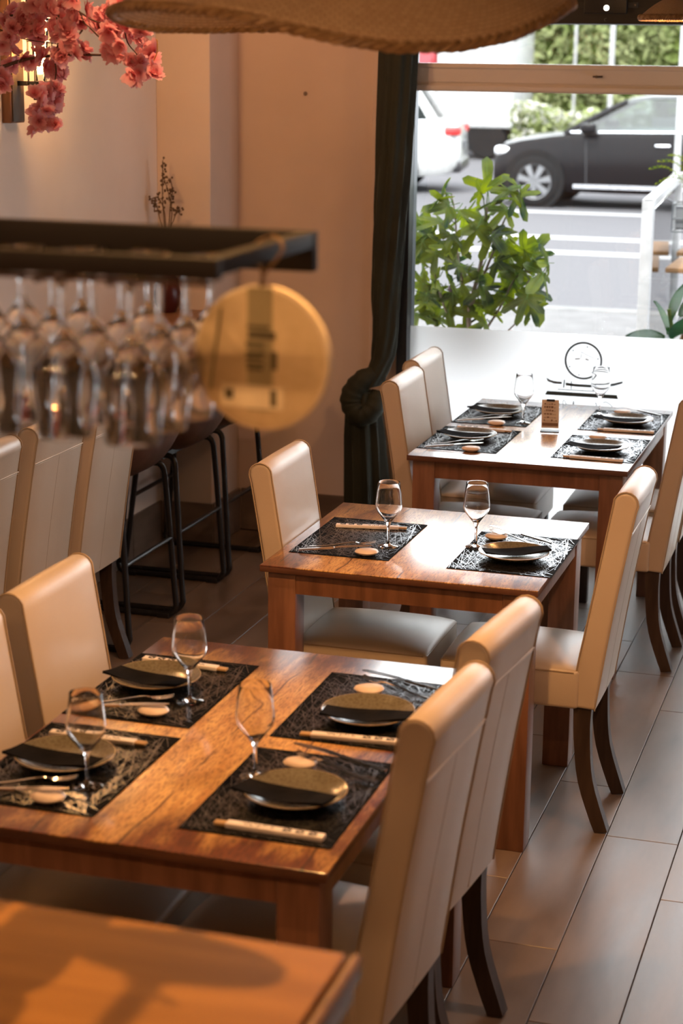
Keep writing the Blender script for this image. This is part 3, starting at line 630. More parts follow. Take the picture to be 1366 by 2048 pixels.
# ------------------------------------------------------------------ bar stools facing the wall bar
def make_stool():
    t = thing('bar_stool', '', 'stool', group='brown bucket bar stools at the wall bar')
    # bucket shell: u around, v along from front lip over the seat up the back
    prof = bez([(-0.2, 0.66, 0), (-0.16, 0.652, 0), (-0.02, 0.63, 0), (0.12, 0.62, 0), (0.215, 0.65, 0), (0.28, 0.74, 0), (0.325, 0.85, 0), (0.345, 0.95, 0), (0.35, 1.0, 0)], 4)
    nu, vs, fs = 15, [], []
    for side in (0, 1):
        for i, p in enumerate(prof):
            tv = i/(len(prof)-1)
            hw = 0.20*(0.86+0.30*math.sin(PI*min(1, tv*1.05))**0.8) - (0.035*max(0, (tv-0.85)/0.15)**2)
            for k in range(nu):
                a = -1+2*k/(nu-1)
                lift = 0.11*abs(a)**2.4*math.sin(PI*min(1, tv*1.2+0.05))**0.7 if tv < 0.75 else 0.02*abs(a)**2.4
                fwd = -0.10*abs(a)**2.2*max(0, (tv-0.4)/0.6)
                off = 0.018*side
                nx, nz = (0, -1) if tv < 0.45 else (1, -0.3 if tv < 0.7 else 0)
                vs.append((p.x+fwd+nx*off*(1 if tv > .45 else 0), a*hw*(1+0.04*side), p.y+lift+nz*off))
    R_ = len(prof); S = R_*nu
    for i in range(R_-1):
        for k in range(nu-1):
            q = (i*nu+k, i*nu+k+1, (i+1)*nu+k+1, (i+1)*nu+k); fs += [q, tuple(S+j for j in reversed(q))]
    for i in range(R_-1):
        for k in (0, nu-1): fs.append((i*nu+k, (i+1)*nu+k, S+(i+1)*nu+k, S+i*nu+k))
    for k in range(nu-1):
        for i in (0, R_-1): fs.append((i*nu+k, i*nu+k+1, S+i*nu+k+1, S+i*nu+k))
    MB().add(vs, fs).build('bucket_seat', M['brown'], t, smooth=60)
    for s_ in (-1, 1):
        y = s_*0.222
        pts = bez([(-0.11, s_*0.185, 0.615), (-0.15, s_*0.2, 0.6), (-0.175, s_*0.205, 0.5), (-0.225, y, 0.1), (-0.235, y, 0.045), (-0.215, y, 0.014), (-0.17, y, 0.012), (0.16, y, 0.012), (0.2, y, 0.014), (0.228, y, 0.045), (0.226, y, 0.1), (0.20, s_*0.208, 0.5), (0.187, s_*0.2, 0.6), (0.14, s_*0.185, 0.615)], 4)
        MB().tube(pts, 0.0115, 8).build('sled_leg', M['black'], t, smooth=60)
        for x in (-0.18, 0.18): MB().rbox(x-0.025, x+0.025, y-0.015, y+0.015, 0.0, 0.02, 0.004).build('foot_pad', M['black'], t, smooth=40)
    for x in (-0.197, 0.213): MB().tube([(x, -0.213, 0.32), (x, 0.213, 0.32)], 0.009, 8).build('foot_rest', M['black'], t, smooth=60)
    MB().box(-0.11, 0.14, -0.19, 0.19, 0.597, 0.617).build('seat_bracket', M['black'], t)
    return t
stool = make_stool()
for i, (y, lab) in enumerate([(6.16, 'brown bucket bar stool next to the last cream chair of the wall table'), (6.675, 'middle brown bucket bar stool of the three at the wall bar'), (7.185, 'brown bucket bar stool next to the pillar corner, mostly behind the cork disc')]):
    s_ = stool if i == 0 else dup(stool)
    s_.location = (-2.84, y, 0); s_['label'] = lab
ws = thing('wall_bar', 'brown wooden bar ledge fixed along the left wall above the stools', 'bar ledge', (XL, 6.7, 1.04))
MB().rbox(0, 0.27, -0.74, 0.73, -0.035, 0, 0.004).build('ledge', M['shelf'], ws, smooth=40)
for y in (-0.5, 0.5): MB().prism([(0.0, -0.035), (0.2, -0.035), (0.2, -0.05), (0.02, -0.2), (0, -0.2)], y-0.012, y+0.012).build('bracket', M['black'], ws)
vz = thing('vase', 'dark red bulb vase standing on the wall bar in the corner', 'vase', (-3.02, 7.32, 1.0405))
MB().lathe([(0.0, 0), (0.034, 0), (0.05, 0.03), (0.057, 0.08), (0.045, 0.14), (0.022, 0.18), (0.02, 0.21), (0.026, 0.22), (0.022, 0.22), (0.017, 0.205), (0.018, 0.18), (0.038, 0.14), (0.05, 0.08), (0.03, 0.01), (0, 0.008)], 28).build('vase_body', M['vase'], vz, smooth=60)
dp = thing('dried_flowers', 'spray of dried brown bud stems in the dark red vase', 'dried flowers', (-3.02, 7.32, 1.245))
for i, pts in enumerate([[(-0.012, 0.01, 0.12), (-0.021, 0.01, 0.26), (-0.02, 0.01, 0.364), (-0.019, 0.01, 0.422)], [(0.011, 0.01, 0.12), (0.02, 0.01, 0.22), (0.002, 0.01, 0.303), (-0.02, 0.01, 0.364)],
                         [(-0.004, 0, 0.12), (-0.011, 0, 0.22), (-0.04, 0.0, 0.271), (-0.075, -0.01, 0.26)], [(0.016, 0, 0.12), (0.032, 0, 0.18), (0.048, 0.0, 0.223), (0.06, 0, 0.206)], [(-0.01, -0.01, 0.1), (-0.03, -0.01, 0.2), (-0.045, -0.01, 0.25), (-0.05, -0.01, 0.22)],
                         [(0.0, 0.02, 0.1), (0.01, 0.02, 0.25), (0.02, 0.02, 0.3), (0.01, 0.02, 0.35)]]):
    P_ = bez([(0, 0, -0.19)]+pts, 5)
    st_ = MB().tube(P_, 0.0022, 5).build('stem', M['dry'], dp, smooth=60)
    b = MB(); rnd = random.Random(i)
    for k in range(16):
        p = P_[rnd.randrange(len(P_)//2, len(P_))]; d = Vector((rnd.uniform(-1, 1), rnd.uniform(-1, 1), rnd.uniform(-0.3, 1))).normalized()*rnd.uniform(0.008, 0.026)
        b.tube([p, p+d], 0.0009, 4); c = p+d; k0 = len(b.v)
        b.lathe([(0, -0.006), (0.0045, -0.002), (0.0048, 0.002), (0, 0.006)], 7, tuple(c))
    b.build('bud_cluster', M['dry'], st_, smooth=60)

# ------------------------------------------------------------------ place settings
mw, ml = 0.29, 0.43
def make_placemat():
    t = thing('placemat', '', 'placemat', group='black woven placemats')
    MB().box(-mw/2, mw/2, -ml/2, ml/2, 0, 0.0012).build('base_sheet', M['mat'], t)
    rnd = random.Random(5); m = MB()
    for i in range(250):
        cx, cy = rnd.uniform(-mw/2, mw/2), rnd.uniform(-ml/2, ml/2); a = rnd.gauss(PI/2, 0.45) if i % 2 else rnd.gauss(PI/2+0.9, 0.35)
        dx, dy = math.cos(a), math.sin(a); lo, hi = -0.3, 0.3
        for c, d, h in ((cx, dx, mw/2-0.001), (cy, dy, ml/2-0.001)):
            if abs(d) > 1e-6:
                a1, a2 = sorted(((-h-c)/d, (h-c)/d)); lo, hi = max(lo, a1), min(hi, a2)
        if hi-lo < 0.05: continue
        lo2 = lo+(hi-lo)*rnd.uniform(0, 0.25); hi2 = hi-(hi-lo)*rnd.uniform(0, 0.25)
        wd = rnd.choice((0.0004, 0.0006, 0.0008)); z = 0.0013+rnd.uniform(0, 0.0004); nx, ny = -dy*wd, dx*wd
        p, q = (cx+dx*lo2, cy+dy*lo2), (cx+dx*hi2, cy+dy*hi2)
        m.add([(p[0]-nx, p[1]-ny, z), (q[0]-nx, q[1]-ny, z), (q[0]+nx, q[1]+ny, z), (p[0]+nx, p[1]+ny, z)], [(0, 1, 2, 3)])
    o = m.build('woven_strand', M['strand'], t); o['kind'] = 'stuff'
    return t
PRIM = {}
def make_plate():
    t = thing('dinner_plate', '', 'plate', group='speckled stoneware plates')
    MB().lathe([(0, 0.001), (0.05, 0.0), (0.056, 0.003), (0.078, 0.008), (0.096, 0.0185), (0.0985, 0.0205), (0.0975, 0.0215), (0.092, 0.0195), (0.078, 0.0125), (0.06, 0.0075), (0, 0.0065)], 48).build('dish', M['plate'], t, smooth=60)
    MB().tube([(0.0983*math.cos(2*PI*k/48), 0.0983*math.sin(2*PI*k/48), 0.0207) for k in range(48)], 0.0012, 6, True).build('rim', M['rimglaze'], t, smooth=60)
    return t
def make_napkin():
    L_, W_, n = 0.188, 0.062, 14
    vs, fs = [], []
    for s_ in (0, 1):
        for i in range(n+1):
            u = -1+2*i/n
            for j in range(5):
                v = -1+j/2
                x = u*L_/2; y = v*W_/2*(1-0.06*u) - 0.012*(u*u) + 0.006*u
                z = 0.013+0.0125*abs(u)**1.6 + (0.0022+0.0018*math.sin(u*3+v))*s_*1.6 + 0.0015*v*v
                vs.append((x, y, z))
    S = (n+1)*5
    for i in range(n):
        for j in range(4):
            q = (i*5+j, i*5+j+1, (i+1)*5+j+1, (i+1)*5+j); fs += [tuple(reversed(q)), tuple(S+k for k in q)]
        for j in (0, 4): fs.append((i*5+j, (i+1)*5+j, S+(i+1)*5+j, S+i*5+j))
    for j in range(4):
        for i in (0, n): fs.append((i*5+j, i*5+j+1, S+i*5+j+1, S+i*5+j))
    return tag(MB().add(vs, fs).build('napkin', M['napkin'], smooth=40), '', 'napkin', 'black folded napkins')
GLASS_PROF = [(0, 0.0), (0.028, 0.0), (0.0295, 0.0012), (0.028, 0.0024), (0.014, 0.0045), (0.0055, 0.009), (0.0036, 0.02), (0.0034, 0.045), (0.0042, 0.06), (0.0075, 0.07), (0.0165, 0.082), (0.029, 0.098), (0.0365, 0.1095), (0.0385, 0.119), (0.0378, 0.132), (0.0345, 0.16), (0.0312, 0.187), (0.0309, 0.1885), (0.0302, 0.187), (0.0336, 0.16), (0.0368, 0.132), (0.0375, 0.119), (0.0355, 0.1102), (0.028, 0.0993), (0.0155, 0.0838), (0.006, 0.0755), (0, 0.0735)]
def make_glass(): return tag(MB().lathe(GLASS_PROF, 40).build('wine_glass', M['glass'], smooth=60), '', 'wine glass', 'empty stemmed wine glasses on the tables')
def make_rest():
    def d(p):
        p.x += 0.2*p.y*p.y*8; return p
    m = MB(); m.lathe([(0, 0.0), (0.5, 0.02), (0.85, 0.22), (1.0, 0.5), (0.9, 0.78), (0.6, 0.94), (0.2, 0.9), (0, 0.88)], 24)
    m.v = [(x*0.0335*(1+0.12*y), y*0.026*(1+0.1*x), z*0.0185) for x, y, z in m.v]
    return tag(m.build('cutlery_rest', M['stone'], smooth=60), '', 'cutlery rest', 'pale pebble cutlery rests')
def make_fork():
    m = MB(); L_ = 0.185   # handle end at x=0, tines at x=L
    pts = bez([(0, 0, 0.003), (0.05, 0, 0.006), (0.1, 0, 0.015), (0.125, 0, 0.0185), (0.14, 0, 0.0165)], 5)
    m.strip(pts, (0, 1, 0), [0.009-0.0045*min(1, k/14) for k in range(len(pts))], [0.0025]*len(pts))
    m.strip([(0.137, 0, 0.017), (0.145, 0, 0.0158), (0.155, 0, 0.016), (0.16, 0, 0.0168)], (0, 1, 0), [0.006, 0.017, 0.019, 0.019], 0.0016)
    for k in range(4):
        y = -0.0078+0.0052*k
        m.strip([(0.158, y, 0.0165), (0.172, y*0.98, 0.0185), (0.188, y*0.95, 0.0225)], (0, 1, 0), [0.0032, 0.003, 0.0018], 0.0014)
    return tag(m.build('fork', M['steel'], smooth=50), '', 'fork', 'steel forks')
def make_knife():
    m = MB()
    m.strip(bez([(0, 0, 0.004), (0.03, 0, 0.0075), (0.085, 0, 0.0125), (0.1, 0, 0.0145)], 4), (0, 1, 0), [0.0085]*5+[0.0095]*8, 0.0048)
    m.strip([(0.098, 0, 0.0145), (0.12, 0.001, 0.0175), (0.16, 0.002, 0.0205), (0.195, 0.003, 0.0225), (0.205, 0.006, 0.023)], (0, 1, 0), [0.009, 0.0155, 0.017, 0.0125, 0.004], 0.0014)
    return tag(m.build('knife', M['steel'], smooth=50), '', 'knife', 'steel table knives')
def make_chop():
    t = thing('chopsticks', '', 'chopsticks', group='chopsticks in white paper sleeves')
    for y in (-0.0042, 0.0042): MB().rbox(-0.105, 0.04, y-0.0034, y+0.0034, 0.0015, 0.0075, 0.0012, 1).build('chopstick', M['bamboo'], t, smooth=40)
    sl = MB().rbox(-0.082, 0.105, -0.0105, 0.0105, 0.0, 0.0095, 0.002, 1).build('paper_sleeve', M['paper'], t, smooth=40)
    rnd = random.Random(2); m = MB()
    for k in range(5):
        cx = -0.045+0.0125*k
        for q in range(4):
            a, b = cx+rnd.uniform(-0.0045, 0.0045), rnd.uniform(-0.0045, 0.0045)
            if rnd.random() < 0.5: m.box(a-0.0034, a+0.0034, b-0.0006, b+0.0006, 0.0095, 0.0098)
            else: m.box(a-0.0006, a+0.0006, b-0.0034, b+0.0034, 0.0095, 0.0098)
    m.build('brush_lettering', M['ink'], sl)
    for k in range(3):
        x = 0.035+0.0245*k
        MB().prism([(x-0.0085, -0.0068), (x+0.0075, -0.0072), (x+0.0085, 0.0035), (x+0.001, 0.0068), (x-0.0075, 0.006)], 0.0095, 0.0098, 'z').build('printed_block', M['ink'], sl)
        MB().prism([(x-0.006, 0.003), (x-0.0045, 0.0045), (x+0.006, -0.003), (x+0.0045, -0.0045)], 0.0098, 0.0100, 'z').build('print_slash', M['paper'], sl)
    return t
ZT = TZ+0.0003
ZM = ZT+0.0019
# name: mat centre, plate, napkin(x,y,deg), glass, rest, fork(handle->tines), knife(handle->tip), chopsticks(stick end->sleeve end)
W1, W2, W3 = 'orange-lit table', 'small square table', 'window table'
S = [
 (W1, 'aisle seat nearest the counter', (-1.053, 3.141, 0), (-1.040, 3.123), (-1.045, 3.095, -12), (-1.149, 3.203), (-1.082, 3.277), ((-0.919, 3.238), (-1.10, 3.30)), ((-0.913, 3.300), (-1.11, 3.342)), ((-1.137, 2.962), (-0.933, 2.957))),
 (W1, 'aisle seat far from the counter', (-1.052, 3.638, 0), (-1.034, 3.587), (-1.024, 3.558, 3), None, (-1.077, 3.741), ((-0.924, 3.733), (-1.11, 3.785)), ((-0.912, 3.789), (-1.11, 3.822)), ((-1.133, 3.444), (-0.931, 3.459))),
 (W1, 'wall-side seat far from the counter', (-1.513, 3.625, 0), (-1.542, 3.651), (-1.545, 3.625, -15), (-1.428, 3.563), (-1.469, 3.459), ((-1.63, 3.475), (-1.45, 3.525)), ((-1.64, 3.44), (-1.44, 3.464)), ((-1.419, 3.776), (-1.634, 3.789))),
 (W1, 'wall-side seat nearest the counter', (-1.508, 3.137, 0), (-1.527, 3.151), (-1.532, 3.125, -10), (-1.434, 3.052), (-1.473, 2.961), ((-1.63, 2.99), (-1.455, 3.035)), ((-1.64, 2.952), (-1.44, 2.972)), ((-1.416, 3.286), (-1.618, 3.283))),
 (W2, 'wall-side seat', (-1.482, 5.030, 0), None, None, (-1.379, 4.961), (-1.41, 4.851), ((-1.585, 4.872), (-1.405, 4.915)), ((-1.60, 4.823), (-1.405, 4.862)), ((-1.383, 5.165), (-1.582, 5.129))),
 (W2, 'aisle seat', (-1.022, 5.011, 0), (-1.014, 4.960), (-1.010, 4.962, 24), (-1.142, 5.039), (-1.105, 5.144), ((-0.955, 5.085), (-1.13, 5.165)), ((-0.942, 5.136), (-1.135, 5.205)), None),
 (W3, 'wall-side seat far from the window', (-1.513, 6.531, 0), (-1.516, 6.545), (-1.526, 6.518, -11), None, (-1.46, 6.324), ((-1.621, 6.381), (-1.45, 6.43)), ((-1.625, 6.318), (-1.425, 6.36)), ((-1.40, 6.70), (-1.60, 6.72))),
 (W3, 'wall-side seat beside the glass', (-1.512, 7.042, 0), (-1.518, 7.049), (-1.532, 7.022, -15), (-1.394, 6.902), (-1.48, 6.826), ((-1.628, 6.893), (-1.455, 6.94)), ((-1.635, 6.837), (-1.435, 6.875)), None),
 (W3, 'aisle seat far from the window', (-1.031, 6.537, 0), (-1.028, 6.498), (-1.045, 6.465, -8), None, (-1.07, 6.686), None, None, ((-1.127, 6.336), (-0.928, 6.331))),
 (W3, 'aisle seat beside the glass', (-1.031, 7.065, 0), (-1.016, 7.036), (-1.035, 7.0, -8), (-1.146, 7.169), (-1.063, 7.211), None, ((-0.912, 7.207), (-1.09, 7.262)), ((-1.105, 6.859), (-0.888, 6.869))),
]
def put(key, maker, loc, rz, label):
    if key not in PRIM: PRIM[key] = maker(); o = PRIM[key]
    else: o = dup(PRIM[key])
    o.location = loc; o.rotation_euler = (0, 0, rz); o['label'] = label; return o
def along(a, b): return math.atan2(b[1]-a[1], b[0]-a[0])
for (tb, seat, mt, pt, nk, gl, rs, fk, kn, ch) in S:
    w_ = 'of the %s, %s' % (tb, seat)
    put('mat', make_placemat, (mt[0], mt[1], ZT), math.radians(mt[2]), 'black woven placemat ' + w_)
    if pt: put('plate', make_plate, (pt[0], pt[1], ZM), 0, 'speckled plate with napkin ' + w_)
    if nk: put('nap', make_napkin, (nk[0], nk[1], ZM), math.radians(nk[2]), 'black folded napkin ' + w_)
    if gl: put('glass', make_glass, (gl[0], gl[1], ZM), 0, 'empty wine glass ' + w_)
    put('rest', make_rest, (rs[0], rs[1], ZM), 0.3, 'pale pebble rest ' + w_)
    if fk: put('fork', make_fork, (fk[0][0], fk[0][1], ZM+0.0015), along(*fk), 'steel fork ' + w_)
    if kn: put('knife', make_knife, (kn[0][0], kn[0][1], ZM+0.0015), along(*kn), 'steel knife ' + w_)
    if ch: put('chop', make_chop, ((ch[0][0]+ch[1][0])/2, (ch[0][1]+ch[1][1])/2, ZM), along(*ch), 'paper-sleeved chopsticks ' + w_)
# card holder on the window table
sg = thing('table_card', 'kraft menu card in a clear acrylic holder on the window table', 'menu card', (-1.268, 6.79, ZT), math.radians(8))
MB().box(-0.036, 0.036, -0.03, 0.035, 0, 0.0022).box(-0.034, 0.034, 0.004, 0.0062, 0.002, 0.09).build('acrylic_holder', M['acrylic'], sg)
cd = MB().add([(-0.032, -0.004, 0.012), (0.032, -0.004, 0.012), (0.030, 0.002, 0.118), (-0.034, 0.002, 0.118), (-0.032, -0.0025, 0.012), (0.032, -0.0025, 0.012), (0.030, 0.0035, 0.118), (-0.034, 0.0035, 0.118)], [(0, 1, 2, 3), (7, 6, 5, 4), (0, 4, 5, 1), (1, 5, 6, 2), (2, 6, 7, 3), (3, 7, 4, 0)]).build('card', M['card'], sg)
rnd = random.Random(9); m = MB()
for r_ in range(6):
    z = 0.1-0.0125*r_; y = 0.0006-0.0006*r_; x = -0.024
    while x < 0.02:
        l = rnd.uniform(0.003, 0.009); m.box(x, min(x+l, 0.024), y-0.0022, y-0.0012, z, z+rnd.choice((0.002, 0.005, 0.007))); x += l+0.0025
m.box(-0.03, 0.03, -0.0052, -0.0042, 0.02, 0.032)
m.build('card_print', M['cardink'], cd)
MB().box(-0.016, 0.014, -0.001, 0.0065, 0.112, 0.1205).build('clip', M['black'], sg)

# ------------------------------------------------------------------ curtain
def curtain():
    t = thing('curtain', 'dark green velvet curtain twisted and knotted beside the window', 'curtain', (-2.14, 7.66, 0))
    def loft(rows, n=44, folds=9, tw=0.0):
        m = MB(); vs = []; fs = []
        for i, (cx, cy, z, wx, wy, am, ph) in enumerate(rows):
            for k in range(n):
                a = 2*PI*k/n; r = 1+am*math.sin(folds*a+ph)+am*0.5*math.sin((folds-4)*a+1.7-ph*0.6)
                vs.append((cx+wx*r*math.cos(a), cy+wy*r*math.sin(a), z+0.35*wx*math.cos(a)*tw))
        for i in range(len(rows)-1):
            for k in range(n): fs.append((i*n+k, i*n+(k+1) % n, (i+1)*n+(k+1) % n, (i+1)*n+k))
        fs += [tuple(reversed(range(n))), tuple((len(rows)-1)*n+k for k in range(n))]
        return m.add(vs, fs)
    key = [(0.018, 0, 2.23, 0.078, 0.055, .10, 0), (0.012, 0, 2.0, 0.074, 0.055, .12, .3), (0.005, 0, 1.75, 0.071, 0.055, .13, 1.0), (-0.004, 0, 1.5, 0.069, 0.055, .13, 2.2), (-0.012, 0, 1.28, 0.062, 0.05, .12, 3.6), (-0.018, 0, 1.1, 0.058, 0.048, .10, 5.2), (-0.015, -.005, 0.95, 0.053, 0.046, .09, 7.0), (-0.02, -.01, 0.85, 0.05, 0.045, .08, 9), (-0.045, -.02, 0.78, 0.05, 0.048, .07, 11), (-0.075, -.03, 0.72, 0.05, 0.05, .05, 12)]
    def dense(kk, n=7):
        out = []
        for a, b in zip(kk, kk[1:]):
            for q in range(n): out.append(tuple(x+(y-x)*q/n for x, y in zip(a, b)))
        return out+[kk[-1]]
    loft(dense(key), tw=0.5).build('upper_drape', M['velvet'], t, smooth=60)
    kn = bez([(-0.02, -0.01, 0.77), (-0.085, -0.05, 0.76), (-0.135, -0.06, 0.70), (-0.14, -0.06, 0.645), (-0.1, -0.07, 0.60), (-0.05, -0.06, 0.63), (-0.035, -0.03, 0.70)], 6)
    MB().tube(kn, [0.034+0.02*math.sin(PI*k/(len(kn)-1)) + 0.003*math.sin(k*2.1) for k in range(len(kn))], 14).build('knot', M['velvet'], t, smooth=60)
    k2 = [(-0.1, -.03, 0.70, 0.05, 0.05, .06, 0), (-0.105, -.03, 0.64, 0.07, 0.06, .10, .1), (-0.1, -.02, 0.5, 0.078, 0.062, .16, .2), (-0.092, -.01, 0.3, 0.082, 0.064, .2, .35), (-0.085, 0, 0.02, 0.085, 0.066, .22, .5)]
    loft(dense(k2)).build('lower_drape', M['velvet'], t, smooth=60)
    MB().tube([(-0.12, 0, 2.245), (0.12, 0, 2.245)], 0.009, 10).build('curtain_rod', M['black'], t, smooth=60)
    return t
curtain()

# ------------------------------------------------------------------ pendant lamps
def pendant(label, loc, R, wave, power, col=(1.0, 0.50, 0.17)):
    t = thing('pendant_lamp', label, 'lamp', loc, group=None)
    nr, na = 26, 96; vs, fs = [], []
    def surf(r, a, off=0):
        u = r/R
        z = 0.46*R*(1-u**2.1) + wave(a)*u**2.5
        return (r*math.cos(a), r*math.sin(a), z-off)
    m = MB()
    for off in (0, 0.012):
        for i in range(nr+1):
            r = R*(0.06+0.94*i/nr)
            for k in range(na): vs.append(surf(r, 2*PI*k/na, off))
    S_ = (nr+1)*na
    for i in range(nr):
        for k in range(na):
            q = (i*na+k, i*na+(k+1) % na, (i+1)*na+(k+1) % na, (i+1)*na+k); fs += [q, tuple(S_+j for j in reversed(q))]
    for k in range(na):
        fs += [(k, S_+k, S_+(k+1) % na, (k+1) % na), (nr*na+k, nr*na+(k+1) % na, S_+nr*na+(k+1) % na, S_+nr*na+k)]
    m.add(vs, fs); sh = m.build('woven_shade', M['weave'], t, smooth=60)
    uv = sh.data.uv_layers.new(name='UVMap')
    for p in sh.data.polygons:
        for li in p.loop_indices:
            co = sh.data.vertices[sh.data.loops[li].vertex_index].co; r = math.hypot(co.x, co.y)
            a = math.atan2(co.y, co.x)
            ca = math.atan2(p.center.y, p.center.x)
            if a-ca > PI: a -= 2*PI
            if ca-a > PI: a += 2*PI
            uv.data[li].uv = (a/(2*PI)*80, r/R*15.0)
    def rim(k, n, rr, ph, cnt):
        a = 2*PI*k/n; x, y, z = surf(R, a, 0.006); q = cnt*a+ph
        return (x+rr*math.cos(q)*math.cos(a), y+rr*math.cos(q)*math.sin(a), z+rr*math.sin(q))
    for ph in (0, 2*PI/3, 4*PI/3): MB().tube([rim(k, 300, 0.006, ph, 40) for k in range(300)], 0.0055, 5, True).build('rim_braid', M['braid'], sh, smooth=60)
    h = ZC-loc[2]
    MB().tube([(0, 0, 0.43*R), (0, 0, h-0.02)], 0.004, 8).build('cord', M['cord'], t, smooth=60)
    MB().lathe([(0, h), (0.05, h), (0.05, h-0.02), (0.01, h-0.03), (0, h-0.03)], 24).build('ceiling_rose', M['black'], t, smooth=50)
    zb = max(0.44*R-0.125, 0.012)
    MB().lathe([(0, 0.44*R), (0.022, 0.44*R), (0.022, zb+0.05), (0, zb+0.05)], 16).build('lamp_holder', M['black'], t, smooth=50)
    MB().lathe([(0, zb+0.055), (0.014, zb+0.05), (0.03, zb+0.012), (0.03, zb-0.008), (0.02, zb-0.026), (0, zb-0.032)], 20).build('bulb', M['bulb'], t, smooth=60)
    o = light('bulb_light', 'SPOT' if R > 0.3 else 'POINT', (0, 0, zb-0.05), power, col, shadow_soft_size=0.035)
    if R > 0.3: o.data.spot_size = math.radians(128); o.data.spot_blend = 0.5
    o.parent = t
    return t
def wave1(a):
    # dips towards the camera and a little right, rises at the near left and at the right tip
    d = math.degrees(a) % 360
    key = [(0, 0.068), (30, 0.08), (60, 0.082), (85, 0.078), (105, 0.045), (120, 0.032), (150, 0.026), (165, 0.026), (180, 0.034), (195, 0.046), (225, 0.056), (240, 0.054), (255, 0.048), (270, 0.030), (285, 0.006), (300, -0.008), (315, -0.005), (330, 0.013), (345, 0.043), (360, 0.068)]
    for (a0, z0), (a1, z1) in zip(key, key[1:]):
        if a0 <= d <= a1:
            u = (d-a0)/(a1-a0); return z0+(z1-z0)*u
    return 0
pendant('large wavy woven rattan pendant lamp hanging over the orange-lit table', (-1.053, 3.4, 2.139), 0.42, wave1, 82)
pendant('rattan pendant lamp at the upper corner with its bulb showing, by the window beam', (-0.80, 6.5, 2.245), 0.16, lambda a: 0.0, 9)

# unseen downlights added for warm light; counter and back-wall ones inferred from their light
def downlight(label, x, y, power, aim, ang=80, col=(1.0, 0.52, 0.2), blend=0.6, soft=0.03):
    t = thing('ceiling_downlight', label, 'downlight', (x, y, ZC), group='recessed ceiling downlights')
    MB().lathe([(0.03, 0), (0.052, 0), (0.052, -0.012), (0.045, -0.014), (0.03, -0.008)], 24, closed=True).build('bezel', M['fixture'], t, smooth=50)
    MB().lathe([(0, -0.004), (0.03, -0.004)], 20).build('lens', M['bulb'], t)
    o = light('spot', 'SPOT', (0, 0, -0.02), power, col, spot_size=math.radians(ang), spot_blend=blend, shadow_soft_size=soft)
    o.rotation_euler = (Vector(aim)-Vector((x, y, ZC-0.02))).to_track_quat('-Z', 'Y').to_euler(); o.parent = t
    return t
downlight('recessed downlight in the ceiling above the bar counter', -0.695, 2.47, 150, (-0.85, 1.75, 1.1), 75, (1.0, 0.52, 0.18), soft=0.012)
downlight('added unseen ceiling downlight over the small square table', -1.7, 4.2, 50, (-1.6, 5.3, 0.6), 76, (1.0, 0.48, 0.22))
downlight('recessed downlight in the ceiling washing the back wall', -2.35, 6.7, 18, (-2.45, 7.7, 1.9), 110, (1.0, 0.43, 0.23))
downlight('added unseen ceiling downlight over the wall table', -2.0, 4.9, 36, (-2.8, 5.6, 0.8), 100, (1.0, 0.55, 0.34))
downlight('added unseen ceiling downlight over the aisle', 0.1, 3.9, 90, (-0.3, 4.4, 0.0), 110, (1.0, 0.55, 0.32))
fs = thing('added_bulb_string', 'added unseen string of warm bulbs over the bar behind the viewer', 'added string lights', (-0.9, 0.95, 2.68))  # unseen bulbs added for frontal warm light and glints in the glasses
MB().tube([(-1.05, 0, 0.05), (1.05, 0, 0.05)], 0.004, 6).tube([(-1.0, 0, 0.05), (-1.0, 0, ZC-2.68)], 0.003, 6).tube([(1.0, 0, 0.05), (1.0, 0, ZC-2.68)], 0.003, 6).build('cable', M['cord'], fs, smooth=60)
for k in range(8):
    x = -0.98+0.28*k
    MB().lathe([(0, 0.05), (0.012, 0.048), (0.012, 0.02), (0, 0.018)], 12, (x, 0, 0)).build('socket', M['black'], fs, smooth=50)
    MB().lathe([(0, 0.019), (0.012, 0.015), (0.02, -0.008), (0.014, -0.026), (0, -0.031)], 16, (x, 0, 0)).build('bulb', M['addedbulb'], fs, smooth=60)

# ------------------------------------------------------------------ bar counter, hanging rack, cork disc
bc = thing('bar_counter', 'orange-lit wooden bar counter in the near corner with moulded edge', 'counter', (-0.56, 1.9, 0))
MB().rbox(-1.9, -0.012, -1.3, 0.008, 1.07, 1.1, 0.004, 2).build('countertop', M['counter'], bc, smooth=40)
MB().tube([(0.0, -1.3, 1.092), (0.0, 0.01, 1.092)], 0.008, 10).rbox(-0.012, 0.006, -1.3, 0.012, 1.066, 1.086, 0.006).rbox(-0.02, 0.0, -1.3, 0.004, 1.04, 1.068, 0.006).build('edge_moulding', M['counter_edge'], bc, smooth=50)
MB().box(-1.9, -0.03, -0.05, -0.012, 0.0, 1.069).box(-0.065, -0.03, -1.3, -0.05, 0.0, 1.069).build('front_panel', M['counter_edge'], bc)

